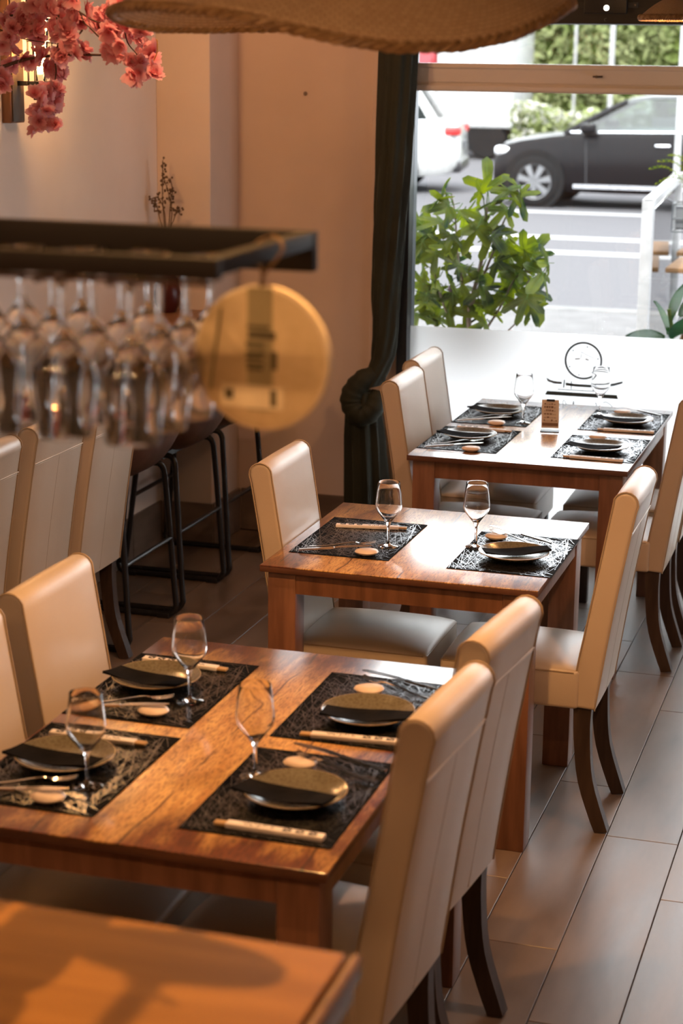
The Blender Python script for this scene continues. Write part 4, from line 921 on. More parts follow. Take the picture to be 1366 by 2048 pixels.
rk = thing('glass_rack', 'dark metal hanging rack for stemmed glasses above the bar counter', 'glass rack', (-0.722, 1.9, 1.9))
RX = -1.35
for nm, b_ in (('frame_bar', (RX, 0, -0.012, 0.008, -0.024, 0.0)), ('frame_bar', (RX, 0, 0.325, 0.345, -0.05, 0.0)), ('frame_bar', (-0.02, 0.0, 0.0082, 0.3248, -0.02, 0.0)), ('frame_bar', (RX, RX+0.02, 0.0082, 0.3248, -0.02, 0.0))):
    MB().rbox(*b_, 0.0015, 1).build(nm, M['rack'], rk, smooth=40)
cols = [-0.118-0.088*k for k in range(9)]
for x in cols:
    for s_ in (-1, 1):
        MB().tube([(x+s_*0.0125, -0.004, -0.034), (x+s_*0.0125, 0.337, -0.034)], 0.003, 6).build('rail_rod', M['rod'], rk, smooth=60)
for y in (0.0, 0.333): MB().tube([(RX+0.02, y, -0.0295), (-0.01, y, -0.0295)], 0.003, 6).tube([(-0.02, y, -0.02), (-0.02, y, -0.03)], 0.003, 6).tube([(RX+0.03, y, -0.02), (RX+0.03, y, -0.03)], 0.003, 6).build('rail_support', M['rod'], rk, smooth=60)
for x in (-0.62, RX+0.03):
    for y in (-0.002, 0.335): MB().tube([(x, y, -0.005), (x, y, 1.0)], 0.005, 8).build('hanging_rod', M['rack'], rk, smooth=60)
hg0 = None
for ci, x in enumerate(cols[:5]):
    for ri in range(4):
        y = 0.032+0.083*ri + (0.005 if ci % 2 else -0.004)
        o = MB().lathe(GLASS_PROF, 28).build('hanging_wine_glass', M['glass'], smooth=60) if hg0 is None else hg0.copy()
        if hg0 is None: hg0 = o; tag(o, 'clear wine glass hanging upside down by its foot in the dark metal rack', 'wine glass', 'wine glasses hanging in the rack')
        else: COL.objects.link(o)
        o['label'] = 'clear wine glass hanging upside down, %s column from the cork disc, %s' % (('first', 'second', 'third', 'fourth', 'fifth')[ci], ('frontmost', 'second from front', 'third from front', 'rearmost')[ri])
        o.location = (-0.722+x, 1.9+y, 1.9-0.0285); o.rotation_euler = (PI, 0, ci*1.3+ri)

dk = thing('cork_disc', 'round cream cork disc with printed label hanging from the glass rack by twine', 'cork disc', (-0.735, 2.075, 1.764), math.radians(-4))
Dr, Dt = 0.0865, 0.016
rot = Matrix.Rotation(PI/2, 4, 'X')
MB().lathe([(0, Dt/2), (Dr-0.006, Dt/2), (Dr-0.002, Dt/2-0.002), (Dr-0.002, -Dt/2+0.002), (Dr-0.006, -Dt/2), (0, -Dt/2)], 56).xf(rot).build('disc', M['cork'], dk, smooth=40)
MB().lathe([(Dr-0.0035, Dt/2-0.0012), (Dr, Dt/2-0.003), (Dr, -Dt/2+0.003), (Dr-0.0035, -Dt/2+0.0012)], 56, closed=True).xf(rot).build('rim', M['corkrim'], dk, smooth=40)
yF = -Dt/2
MB().box(-0.016, 0.016, yF-0.0008, yF-0.0001, -0.062, 0.084).build('paper_band', M['band'], dk)
lb = MB().box(-0.05, 0.03, yF-0.0016, yF-0.0009, -0.06, -0.032).build('label', M['label'], dk)
MB().box(-0.045, -0.034, yF-0.0022, yF-0.0017, -0.05, -0.038).build('printed_mark', M['bandprint'], lb)
MB().box(0.014, 0.022, yF-0.0022, yF-0.0017, -0.056, -0.036).build('printed_mark', M['bandprint'], lb)
m = MB()
for k, (x0, x1, z, h) in enumerate([(-0.016, 0.012, 0.036, 0.004), (-0.015, 0.02, 0.024, 0.009), (-0.018, 0.006, 0.014, 0.005), (-0.018, 0.007, 0.005, 0.004), (-0.018, 0.004, -0.001, 0.004), (-0.018, 0.006, -0.008, 0.003), (-0.016, 0.004, -0.014, 0.004), (0.015, 0.022, -0.012, 0.022)]):
    m.box(x0, x1, yF-0.0016, yF-0.0009, z, z+h)
m.build('printed_lines', M['bandprint'], dk)
MB().tube(bez([(0.0, -0.004, 0.084), (0.006, -0.011, 0.1), (0.03, -0.012, 0.130), (0.013, 0, 0.1435), (-0.014, 0.008, 0.130), (-0.004, 0.004, 0.105), (0.002, 0.0, 0.085)], 6), 0.0022, 6).build('twine_loop', M['twine'], dk, smooth=60)
MB().tube([(-0.05, yF-0.0025, 0.058), (-0.058, yF-0.0025, 0.0), (-0.064, yF-0.0025, -0.04)], 0.0018, 6).build('twine_tail', M['band'], dk, smooth=60)

# ------------------------------------------------------------------ wall sconce and cherry branch
sc = thing('wall_sconce', 'wooden wall sconce with glowing caged bulb behind the pink blossoms', 'wall lamp', (XL, 6.10, 2.1))
MB().rbox(0, 0.034, -0.055, 0.05, -0.24, 0.34, 0.002, 1).build('backboard', M['scwood'], sc, smooth=40)
MB().rbox(0.034, 0.04, -0.045, 0.04, -0.235, 0.335, 0.001, 1).build('metal_plate', M['scmetal'], sc, smooth=40)
cxs = 0.125
MB().box(0.04, cxs, -0.008, 0.008, -0.112, -0.096).build('arm', M['black'], sc)
MB().lathe([(0, -0.096), (0.048, -0.096), (0.048, -0.108), (0.026, -0.112), (0.026, -0.16), (0, -0.16)], 24, (cxs, 0, 0)).build('bulb_socket', M['black'], sc, smooth=50)
cg = MB()
for k in range(8):
    a = 2*PI*k/8; cg.tube([(cxs+0.045*math.cos(a), 0.045*math.sin(a), -0.1), (cxs+0.045*math.cos(a), 0.045*math.sin(a), 0.25)], 0.0022, 6)
for z in (-0.04, 0.04, 0.12, 0.2, 0.25): cg.tube([(cxs+0.045*math.cos(2*PI*k/24), 0.045*math.sin(2*PI*k/24), z) for k in range(24)], 0.0018, 5, True)
cg.build('cage', M['black'], sc, smooth=60)
MB().lathe([(0.0, 0.2), (0.012, 0.198), (0.03, 0.17), (0.034, 0.12), (0.026, 0.0), (0.016, -0.07), (0.014, -0.095), (0.0, -0.096)], 24, (cxs, 0, 0)).build('bulb_envelope', M['acrylic'], sc, smooth=60)
fm = MB()
for k in range(6):
    a = 2*PI*k/6; fm.tube([(cxs+0.006*math.cos(a), 0.006*math.sin(a), -0.07), (cxs+0.018*math.cos(a+.2), 0.018*math.sin(a+.2), 0.0), (cxs+0.018*math.cos(a), 0.018*math.sin(a), 0.15)], 0.0026, 5)
fm.build('filament', M['filament'], sc, smooth=60)
o = light('sconce_light', 'POINT', (cxs+0.06, 0, 0.09), 15, (1.0, 0.52, 0.2), shadow_soft_size=0.03); o.parent = sc

BLO = [(-2.206, 4.315, 2.111), (-2.261, 4.448, 2.074), (-2.23, 4.35, 2.038), (-2.264, 4.489, 2.211), (-2.207, 4.346, 2.142), (-2.209, 4.415, 2.093), (-2.201, 4.376, 2.172), (-2.172, 4.427, 2.143), (-2.141, 4.327, 2.214), (-2.092, 4.323, 2.214), (-2.137, 4.459, 2.205), (-2.173, 4.461, 2.192), (-2.159, 4.416, 2.173), (-2.143, 4.501, 2.212), (-2.022, 4.329, 2.197), (-2.066, 4.484, 2.193), (-2.03, 4.321, 2.22), (-2.051, 4.511, 2.203), (-2.055, 4.43, 2.18), (-1.992, 4.426, 2.199), (-2.003, 4.513, 2.203), (-1.97, 4.469, 2.23), (-2.019, 4.47, 2.169), (-1.92, 4.293, 2.156), (-1.92, 4.369, 2.168), (-1.911, 4.3, 2.12), (-1.896, 4.326, 2.115), (-1.91, 4.331, 2.162), (-1.938, 4.486, 2.154), (-1.836, 4.31, 2.156), (-1.866, 4.351, 2.145), (-1.947, 4.398, 2.109), (-1.918, 4.484, 2.079), (-1.915, 4.512, 2.109), (-1.876, 4.45, 2.103), (-1.859, 4.331, 2.086), (-1.853, 4.411, 2.068), (-1.883, 4.449, 2.055), (-1.836, 4.292, 2.063), (-2.13, 4.443, 2.174), (-2.124, 4.368, 2.1), (-2.136, 4.422, 2.076), (-2.118, 4.441, 2.058), (-2.132, 4.441, 2.064), (-2.174, 4.406, 2.167), (-2.103, 4.413, 2.14), (-2.035, 4.328, 2.143), (-2.076, 4.399, 2.125), (-2.008, 4.31, 2.114), (-2.041, 4.395, 2.101), (-2.102, 4.409, 2.101), (-2.166, 4.466, 2.026), (-2.102, 4.374, 2.016), (-2.099, 4.285, 2.005), (-2.125, 4.407, 1.99), (-2.108, 4.329, 1.974), (-2.143, 4.458, 1.983), (-2.151, 4.373, 1.941), (-2.123, 4.371, 1.942), (-2.234, 4.498, 1.948), (-2.132, 4.374, 1.927), (-1.904, 4.364, 2.222), (-2.18, 4.364, 2.196), (-2.238, 4.395, 2.185), (-2.036, 4.302, 2.166), (-2.171, 4.411, 2.155)]
BLO[59] = (-2.17, 4.45, 1.955)
TWS = [[(-2.6, 4.4, 2.08), (-2.289, 4.4, 2.178), (-2.212, 4.4, 2.199), (-2.16, 4.4, 2.224), (-2.12, 4.4, 2.26)], [(-2.6, 4.42, 2.0), (-2.294, 4.4, 2.062), (-2.223, 4.4, 2.081), (-2.167, 4.4, 2.094), (-2.091, 4.4, 2.101), (-2.03, 4.4, 2.102), (-1.969, 4.4, 2.102), (-1.951, 4.4, 2.099)],
       [(-2.099, 4.4, 2.198), (-2.101, 4.4, 2.137), (-2.112, 4.4, 2.095), (-2.11, 4.4, 2.058), (-2.121, 4.4, 2.015), (-2.151, 4.4, 1.947)], [(-2.4, 4.4, 2.19), (-2.262, 4.4, 2.16), (-2.207, 4.4, 2.142), (-2.179, 4.4, 2.136), (-2.1, 4.4, 2.127)],
       [(-2.015, 4.4, 2.168), (-1.981, 4.4, 2.138), (-1.955, 4.4, 2.124), (-1.927, 4.4, 2.163)], [(-2.12, 4.4, 2.26), (-2.176, 4.4, 2.24), (-2.191, 4.4, 2.197), (-2.22, 4.4, 2.16)], [(-2.12, 4.4, 2.26), (-2.041, 4.4, 2.205), (-1.987, 4.4, 2.18), (-1.933, 4.4, 2.187), (-1.914, 4.4, 2.133), (-1.888, 4.4, 2.103), (-1.855, 4.4, 2.056)],
       [(-2.035, 4.4, 2.162), (-2.056, 4.4, 2.138), (-2.077, 4.4, 2.119)], [(-2.12, 4.4, 2.262), (-2.106, 4.4, 2.2), (-2.1, 4.4, 2.15), (-2.105, 4.4, 2.1)], [(-2.041, 4.4, 2.205), (-2.03, 4.4, 2.18), (-2.015, 4.4, 2.168)]]
cb = thing('cherry_branch', 'artificial pink cherry blossom branch hanging near the lit wall sconce', 'blossom branch', (-2.12, 4.4, ZC))
off = Vector((2.12, -4.4, -ZC))
MB().tube([(0, 0, 0), (0.01, 0.005, -0.3), (0, 0, 2.26-ZC)], 0.007, 7).build('main_branch', M['twig'], cb, smooth=60)
for i, tw in enumerate(TWS):
    P_ = bez([Vector(p)+off for p in tw], 5); r = 0.0052 if i < 2 else 0.0024
    MB().tube(P_, [r*(1-0.5*k/(len(P_)-1)) for k in range(len(P_))], 6).build('twig', M['twig'], cb, smooth=60)
MB().tube(bez([Vector(p)+off for p in [(-1.845, 4.4, 2.09), (-1.836, 4.4, 2.11), (-1.835, 4.4, 2.135), (-1.838, 4.4, 2.142)]], 4), 0.0015, 5).build('bare_stem', M['brass'], cb, smooth=60)
def flower_mesh(seed):
    rnd = random.Random(seed); m = MB()
    for layer, (np_, ln, tilt) in enumerate(((6, 0.024, 0.25), (6, 0.020, 0.7), (4, 0.014, 1.1))):
        for k in range(np_):
            a = 2*PI*(k+0.5*layer)/np_+rnd.uniform(-.2, .2); tl = tilt+rnd.uniform(-.15, .2); l = ln*rnd.uniform(0.85, 1.1); vs = []
            for i in range(5):
                u = i/4; wd = l*0.42*math.sin(PI*min(1, 0.12+0.78*u))**0.8*(0.9 if i < 4 else 0.75)
                rr = l*u; z = rr*math.sin(tl)+0.25*l*u*u*math.sin(tl*0.5) ; x = rr*math.cos(tl)
                for j in (-1, 0, 1):
                    notch = -0.10*l if (i == 4 and j == 0) else 0
                    px, py, pz = x+notch, j*wd, z+0.18*abs(j)*wd+rnd.uniform(-1, 1)*0.001
                    vs.append((px*math.cos(a)-py*math.sin(a), px*math.sin(a)+py*math.cos(a), pz))
            m.add(vs, [(i*3+j, i*3+j+1, i*3+j+4, i*3+j+3) for i in range(4) for j in (0, 1)])
    for k in range(7):
        a = k*0.9; m.tube([(0, 0, 0.002), (0.004*math.cos(a), 0.004*math.sin(a), 0.013)], 0.0005, 3)
    return m
fls = []
for i in range(3):
    o = flower_mesh(i).build('blossom', M['petal'], cb, smooth=50); fls.append(o)
rnd = random.Random(11); used = 0
for i, p in enumerate(BLO):
    for j in range(3):
        q = Vector(p)+off+Vector((rnd.uniform(-.018, .018), rnd.uniform(-.03, .03), rnd.uniform(-.014, .014)))*(1 if j else 0.15)
        e = (rnd.uniform(0.3, 2.4), rnd.uniform(-0.9, 0.9), rnd.uniform(0, 6.28)); s_ = rnd.uniform(1.0, 1.35)
        if used < 3: o = fls[used]; o.location = q; o.rotation_euler = e
        else: inst(fls[used % 3], cb, q, e, s_)
        used += 1

# ================================================================== outside
GZ = 0.1
st = struct(MB().box(-45, 40, 9.9, 90, GZ-0.2, GZ).build('street', M['asphalt']))
struct(MB().box(-12, 12, 7.93, 15.0, GZ-0.15, GZ+0.004).build('pavement', M['pave']))
struct(MB().rbox(-12, 12, 15.0, 15.18, GZ-0.15, GZ+0.012, 0.01).build('kerb', M['kerb']))
for nm, y0, y1, x0, x1 in (('lane_line', 19.3, 19.62, -14, 8), ('lane_line', 20.9, 21.2, -14, 8), ('lane_line', 24.35, 24.6, -5.3, -3.3)):
    MB().box(x0, x1, y0, y1, GZ, GZ+0.006).build(nm, M['line'], st)

def car(label, loc, rz, paint, tall=0.0, rearwin=True):
    """4.6 m car, nose towards -x, left flank towards -y"""
    t = thing('car', label, 'car', loc, rz)
    ST = [(-2.10, .34, .62, .52, .60), (-2.07, .24, .80, .66, .72), (-1.96, .2, .86, .80, .85), (-1.7, .2, .90, .88, .92), (-1.25, .2, .905, .95, .985), (-1.05, .2, .905, .97, 1.0), (-.5, .19, .91, 1.0, 1.02), (.3, .19, .91, 1.02, 1.03), (1.1, .2, .91, 1.03, 1.04), (1.7, .22, .90, 1.04, 1.06), (2.1, .25, .86, 1.02, 1.05), (2.28, .3, .8, .96, 1.0), (2.33, .4, .74, .7, .85)]
    vs, fs, n = [], [], 14
    for x, zb, wd, zs, zt in ST:
        half = [(0.55*wd, zb), (0.93*wd, zb+.02), (wd, zb+.14), (wd*1.0, (zb+zs)/2+.05), (wd*0.985, zs-.08), (wd*0.95, zs), (wd*0.6, zt)]
        ring_ = [(-a, b) for a, b in half] + [(a, b) for a, b in reversed(half)]
        vs += [(x, a, b) for a, b in ring_]
    for i in range(len(ST)-1):
        for k in range(n): fs.append((i*n+k, i*n+(k+1) % n, (i+1)*n+(k+1) % n, (i+1)*n+k))
    fs += [tuple(range(n)), tuple(reversed(range((len(ST)-1)*n, len(ST)*n)))]
    MB().add(vs, fs).build('body', M[paint], t, smooth=50)
    H_ = 1.48+tall
    low = [(-1.12, 1.0), (-.5, 1.02), (.4, 1.03), (1.2, 1.04), (1.95, 1.05)]; top = [(-.32, H_-.06), (.0, H_-.01), (.55, H_), (1.15, H_-.02), (1.62, H_-.1)]
    m = MB(); vs = []
    for (xl, zl), (xt, zt) in zip(low, top): vs += [(xl, -.80, zl-.02), (xt, -.60, zt), (xt, .60, zt), (xl, .80, zl-.02)]
    fs = [(i*4+k, i*4+k+1, i*4+5+k, i*4+4+k) for i in range(4) for k in (0, 2)] + [(0, 1, 2, 3), (19, 18, 17, 16)]
    m.add(vs, fs).build('windows', M['carglass2' if paint == 'whitecar' else 'carglass'], t)
    vs, fs = [], []
    for (xt, zt) in [(-.36, H_-.075)]+top+[(1.66, H_-.115)]:
        vs += [(xt, -.62, zt-.03), (xt, -.55, zt+.012), (xt, 0, zt+.035), (xt, .55, zt+.012), (xt, .62, zt-.03)]
    for i in range(6):
        for k in range(4): fs.append((i*5+k, i*5+k+1, i*5+6+k, i*5+5+k))
        fs.append((i*5+4, i*5, i*5+5, i*5+9))
    fs += [(0, 1, 2, 3, 4), (34, 33, 32, 31, 30)]
    MB().add(vs, fs).build('roof', M[paint], t, smooth=50)
    for s_ in (-1, 1):
        for a, b, wd in ((low[0], top[0], .07), (low[4], top[4], .12)):
            MB().strip([(a[0], s_*.81, a[1]-.02), ((a[0]+b[0])/2, s_*.712, (a[1]+b[1])/2), (b[0], s_*.605, b[1])], (1, 0, .3), wd, .03).build('pillar', M[paint], t)
        MB().strip([(.42, s_*.815, 1.02), (.48, s_*.612, H_-.02)], (1, 0, 0), .09, .03).build('pillar', M['black'], t)
        MB().strip([(-1.02, s_*.865, 1.012), (.4, s_*.87, 1.035), (1.85, s_*.86, 1.05)], (0, 0, 1), .018, .02).build('window_trim', M['chrome'], t)
        MB().strip([(-.95, s_*.915, .30), (1.05, s_*.92, .30)], (0, 0, 1), .05, .02).build('sill_trim', M['chrome'], t)
        MB().rbox(-.86, -.66, min(s_*.9, s_*1.06), max(s_*.9, s_*1.06), 1.0, 1.13, .04, 3).build('wing_mirror', M[paint], t, smooth=60)
        for x in (.22, 1.15):
            MB().rbox(x-.1, x+.1, min(s_*.905, s_*.935), max(s_*.905, s_*.935), .84, .87, .01).build('door_handle', M['chrome'], t, smooth=60)
        for x in (-.78, .45): MB().strip([(x, s_*.914, .33), (x-.02, s_*.912, .9)], (1, 0, 0), .012, .006).build('door_gap', M['black'], t)
        for xw in (-1.48, 1.32):
            ro = Matrix.Translation((xw, s_*.80, .36)) @ Matrix.Rotation(PI/2, 4, 'X')
            MB().lathe([(0, -.13), (.41, -.13), (.41, .125), (0, .125)], 36).xf(ro).build('wheel_arch', M['tyre'], t, smooth=40)
            ro = Matrix.Translation((xw, s_*.835, .345)) @ Matrix.Rotation(PI/2, 4, 'X')
            ty = MB().lathe([(.22, -.105), (.31, -.11), (.338, -.085), (.345, 0), (.338, .085), (.31, .11), (.22, .105)], 40, closed=True).xf(ro).build('tyre', M['tyre'], t, smooth=60)
            MB().lathe([(.215, -.1), (.235, -.108), (.235, .108), (.215, .1)], 36, closed=True).lathe([(0, -.1), (.06, -.1), (.06, .1), (0, .1)], 20).xf(ro).build('rim', M['alloy'], ty, smooth=50)
            sp_ = MB()
            for k in range(7):
                a = 2*PI*k/7+.2; c_, d_ = math.cos(a), math.sin(a)
                for yy in (-.098, .098): sp_.strip([(.04*c_, .04*d_, yy), (.225*c_, .225*d_, yy)], (-d_, c_, 0), [.055, .085], .02)
            sp_.xf(ro).build('spokes', M['alloy'], ty)
        MB().rbox(-2.06, -1.8, min(s_*.6, s_*.86), max(s_*.6, s_*.86), .68, .80, .05, 3).build('headlamp', M['lampglass'], t, smooth=60)
        MB().rbox(2.1, 2.335, min(s_*.62, s_*.86), max(s_*.62, s_*.86), .84, .97, .03, 2).build('tail_lamp', M['red'], t, smooth=60)
    MB().rbox(-2.13, -2.05, -.35, .35, .42, .58, .03, 2).build('grille', M['black'], t, smooth=60)
    MB().rbox(2.31, 2.35, -.27, .27, .62, .74, .006).build('number_plate', M['plateno'], t)
    MB().rbox(1.62, 1.7, -.3, .3, H_-.12, H_-.085, .01).build('brake_lamp', M['red'], t)
    MB().rbox(2.2, 2.36, -.78, .78, .3, .48, .05, 2).build('rear_bumper', M['black' if paint != 'redcar' else paint], t, smooth=60)
    return t
car('dark grey estate car parked in the street beyond the window', (-3.57, 26.1, GZ), 0, 'darkcar')
car('white hatchback seen from behind at the curtain edge beyond the window', (-9.0, 27.6, GZ), math.radians(9), 'whitecar', 0.12)
def foliage(name, label, cat, x0, x1, y0, y1, z0, z1, n, ls, seed, flowers=0):
    t = thing(name, label, cat, ((x0+x1)/2, (y0+y1)/2, z0)); rnd = random.Random(seed); hx, hy, H_ = (x1-x0)/2, (y1-y0)/2, z1-z0
    bumps = [(rnd.uniform(-hx, hx), rnd.uniform(.75, 1.1), rnd.uniform(.4, 1.0)) for _ in range(max(6, int(hx*3)))]
    def topz(x):
        return H_*max(.72, max(b[1]*(1-((x-b[0])/b[2])**2*.25) for b in bumps))
    m = MB(); nx = max(8, int(hx*5)); vs = []
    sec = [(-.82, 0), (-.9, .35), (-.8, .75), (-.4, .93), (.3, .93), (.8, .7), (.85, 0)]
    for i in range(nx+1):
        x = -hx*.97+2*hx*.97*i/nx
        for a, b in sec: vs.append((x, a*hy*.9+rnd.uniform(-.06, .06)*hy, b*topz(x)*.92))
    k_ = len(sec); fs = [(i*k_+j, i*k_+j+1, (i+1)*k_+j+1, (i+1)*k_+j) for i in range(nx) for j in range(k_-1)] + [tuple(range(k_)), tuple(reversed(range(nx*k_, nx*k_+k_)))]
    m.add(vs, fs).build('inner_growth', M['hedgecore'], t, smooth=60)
    lf, fw = MB(), MB()
    for i in range(n):
        x = rnd.uniform(-hx, hx); u = rnd.random(); tz = topz(x)
        if u < .6: p = Vector((x, -hy*rnd.uniform(.75, 1.02), rnd.uniform(0.03, .95)*tz))
        else: p = Vector((x, rnd.uniform(-hy, hy*.8), tz*rnd.uniform(.86, 1.05)))
        d = Vector((rnd.uniform(-1, 1), rnd.uniform(-1, .3), rnd.uniform(-.3, 1))).normalized(); e = d.orthogonal().normalized(); e.rotate(Matrix.Rotation(rnd.uniform(0, 6.28), 3, d)); f = d.cross(e); s_ = ls*rnd.uniform(.6, 1.4)
        (fw if rnd.random() < flowers else lf).add([p-e*s_, p-f*s_*.45+d*s_*.1, p+e*s_, p+f*s_*.45+d*s_*.1], [(0, 1, 2, 3)])
    o = lf.build('leaves', M['hedge'], t); o['kind'] = 'stuff'
    if fw.v: o = fw.build('flowers', M['flower'], t); o['kind'] = 'stuff'
    return t
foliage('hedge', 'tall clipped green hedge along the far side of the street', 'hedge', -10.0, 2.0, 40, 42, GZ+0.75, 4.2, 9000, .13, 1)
foliage('flowering_shrub', 'low white-flowered shrub behind the dark car bonnet', 'shrub', -7.0, -4.6, 32.5, 33.5, GZ, 1.2, 1800, .07, 2, .45)
wl = tag(MB().rbox(-10.4, 2.2, 39.4, 42.4, GZ, GZ+.75, .03).build('planter_wall', M['conc']), 'pale concrete planter wall under the tall hedge', 'low wall')
tag(MB().tube([(-5.5, 34, GZ), (-5.5, 34, 6.0)], .045, 12).build('street_pole', M['white'], smooth=60), 'white street pole rising behind the dark car', 'pole')
tag(MB().tube([(-7.06, 39, GZ), (-7.06, 39, 6.0)], .03, 10).build('street_pole', M['white'], smooth=60), 'thinner pale pole in front of the hedge', 'pole')
tk = thing('truck', 'distant red and white box truck at the curtain edge across the street', 'truck', (-8.25, 37.2, GZ))
MB().rbox(-1.0, 0.5, -1.0, 1.0, .6, 2.75, .05, 2).build('cargo_box', M['whitecar'], tk, smooth=60)
MB().rbox(-2.2, -1.02, -.95, .95, .4, 1.5, .1, 3).build('cab', M['whitecar'], tk, smooth=60)
MB().rbox(-2.2, -1.02, -.95, .95, 1.51, 2.4, .12, 3).build('red_hood', M['redcar'], tk, smooth=60)
MB().rbox(-2.0, -1.3, -.965, .965, .9, 1.4, .05, 2).build('cab_window', M['carglass'], tk, smooth=60)
for x in (-1.6, 0.0):
    for y in (-.85, .85): MB().lathe([(0, -.12), (.36, -.12), (.4, 0), (.36, .12), (0, .12)], 24).xf(Matrix.Translation((x, y, .4)) @ Matrix.Rotation(PI/2, 4, 'X')).build('wheel', M['tyre'], tk, smooth=50)
struct(MB().box(-14, 4, 42.5, 60, GZ, GZ+0.6).build('terrain', M['pave']))

# fig tree outside the glass
FIG = [(-2.06, 8.08, 1.485), (-2.05, 8.133, 1.515), (-2.216, 8.33, 1.397), (-2.148, 8.254, 1.338), (-2.026, 8.083, 1.462), (-2.009, 8.202, 1.425), (-2.093, 8.218, 1.377), (-1.876, 8.106, 1.546), (-1.878, 8.307, 1.571), (-1.793, 8.09, 1.496), (-1.766, 8.187, 1.522), (-1.731, 8.231, 1.549), (-1.705, 8.201, 1.487), (-1.804, 8.255, 1.418), (-1.885, 8.308, 1.411), (-1.995, 8.385, 1.378), (-2.005, 8.149, 1.308), (-2.152, 8.277, 1.246), (-2.204, 8.294, 1.287), (-2.176, 8.152, 1.212), (-2.046, 8.051, 1.228), (-2.039, 8.391, 1.217), (-1.904, 8.154, 1.334), (-1.803, 8.16, 1.315), (-1.776, 8.362, 1.253), (-1.797, 8.255, 1.196), (-1.689, 8.215, 1.293), (-1.67, 8.321, 1.217), (-1.571, 8.061, 1.171), (-1.664, 8.297, 1.062), (-1.627, 8.181, 1.0), (-1.653, 8.082, 1.044), (-1.731, 8.281, 1.106), (-1.832, 8.376, 1.091), (-1.857, 8.123, 1.14), (-1.96, 8.271, 1.119), (-2.013, 8.154, 1.129), (-2.133, 8.31, 1.084), (-2.202, 8.303, 1.081), (-2.13, 8.127, 1.015), (-2.103, 8.34, 0.99), (-2.005, 8.28, 0.979), (-1.915, 8.289, 1.028), (-1.843, 8.337, 0.98), (-1.78, 8.2, 1.046), (-1.965, 8.316, 0.931), (-2.094, 8.357, 0.919), (-2.141, 8.086, 0.952), (-2.139, 8.347, 0.918), (-1.865, 8.188, 0.93), (-1.72, 8.218, 1.181)]
FIG += [(x+.01, y+.05, z+dz) for (x, y, z), dz in zip(FIG[16:44], [-.04, .05, -.06, .05, .06, -.05, .05, .02]*4)]
fg = thing('fig_tree', 'potted fig tree with big lobed leaves outside the window', 'tree', (-1.92, 8.3, GZ))
fo = Vector((1.92, -8.3, -GZ))
MB().lathe([(0, 0), (.15, 0), (.19, .3), (.2, .36), (.185, .36), (.17, .3), (0, .3)], 28).build('pot', M['pot'], fg, smooth=50)
tr = bez([(0, 0, .3), (.02, .0, .6), (-.02, -.02, .85), (.03, -.02, 1.1), (.05, -.03, 1.35)], 6)
MB().tube(tr, [.016-.009*k/(len(tr)-1) for k in range(len(tr))], 8).build('trunk', M['figwood'], fg, smooth=60)
brs = [[(0, 0, .62), (-.1, .0, .8), (-.18, .0, 1.0), (-.22, 0, 1.2)], [(.0, 0, .7), (.12, 0, .9), (.2, -.02, 1.05), (.3, -.05, 1.08)], [(-.01, -.02, .9), (.08, 0, 1.15), (.13, 0, 1.3), (.2, 0, 1.42)], [(-.01, -.02, .85), (-.08, 0, 1.1), (-.1, 0, 1.3), (-.12, 0, 1.4)], [(0, 0, .55), (-.1, 0, .7), (-.2, 0, .82)], [(0, 0, .6), (.12, 0, .75), (.24, 0, .88)]]
bp_ = list(tr)
for b_ in brs:
    P_ = bez(b_, 5); bp_ += P_; MB().tube(P_, [.007-.004*k/(len(P_)-1) for k in range(len(P_))], 6).build('branch', M['figwood'], fg, smooth=60)
def fig_leaf(seed):
    rnd = random.Random(seed); L_ = .105
    lobes = [(-115, .55), (-58, .86), (0, 1.05), (58, .86), (115, .55)]; outl = []
    for i, (a, r) in enumerate(lobes):
        r *= rnd.uniform(.9, 1.08); a += rnd.uniform(-5, 5)
        for da, rr in ((-13, .66), (-9, .9), (0, 1.05), (9, .9), (13, .66)): outl.append((math.radians(a+da*1.15), r*rr))
        if i < 4: outl.append((math.radians((a+lobes[i+1][0])/2), .3*rnd.uniform(.85, 1.15)))
    m = MB(); vs = [(0, 0, 0)]
    for a, r in [(-2.75, .2)]+outl+[(2.75, .2)]:
        x, y = r*math.cos(a)*L_, r*math.sin(a)*L_; vs.append((x, y, -.25*(x*x+y*y)/L_ + .012*math.sin(a*3)*r))
    n = len(vs); m.add(vs, [(0, i, i+1) for i in range(1, n-1)])
    v = MB()
    for a, r in lobes:
        a = math.radians(a); pts = [(r*q*.92*L_*math.cos(a), r*q*.92*L_*math.sin(a), -.25*(r*q*.92)**2*L_+.0012+.012*math.sin(a*3)*r*q*.92) for q in (0, .5, 1)]
        v.strip(pts, (-math.sin(a), math.cos(a), 0), [.0024, .0017, .0008], .0008)
    v.strip([(0, 0, .001), (-.03, 0, .002), (-.055, 0, .012)], (0, 1, 0), .0026, .0026)
    return m, v
lv = []
for i in range(4):
    m, v = fig_leaf(i); o = m.build('leaf', M['figleaf'], fg, smooth=60); v.build('vein', M['figvein'], o); lv.append(o)
rnd = random.Random(4)
stalks = MB()
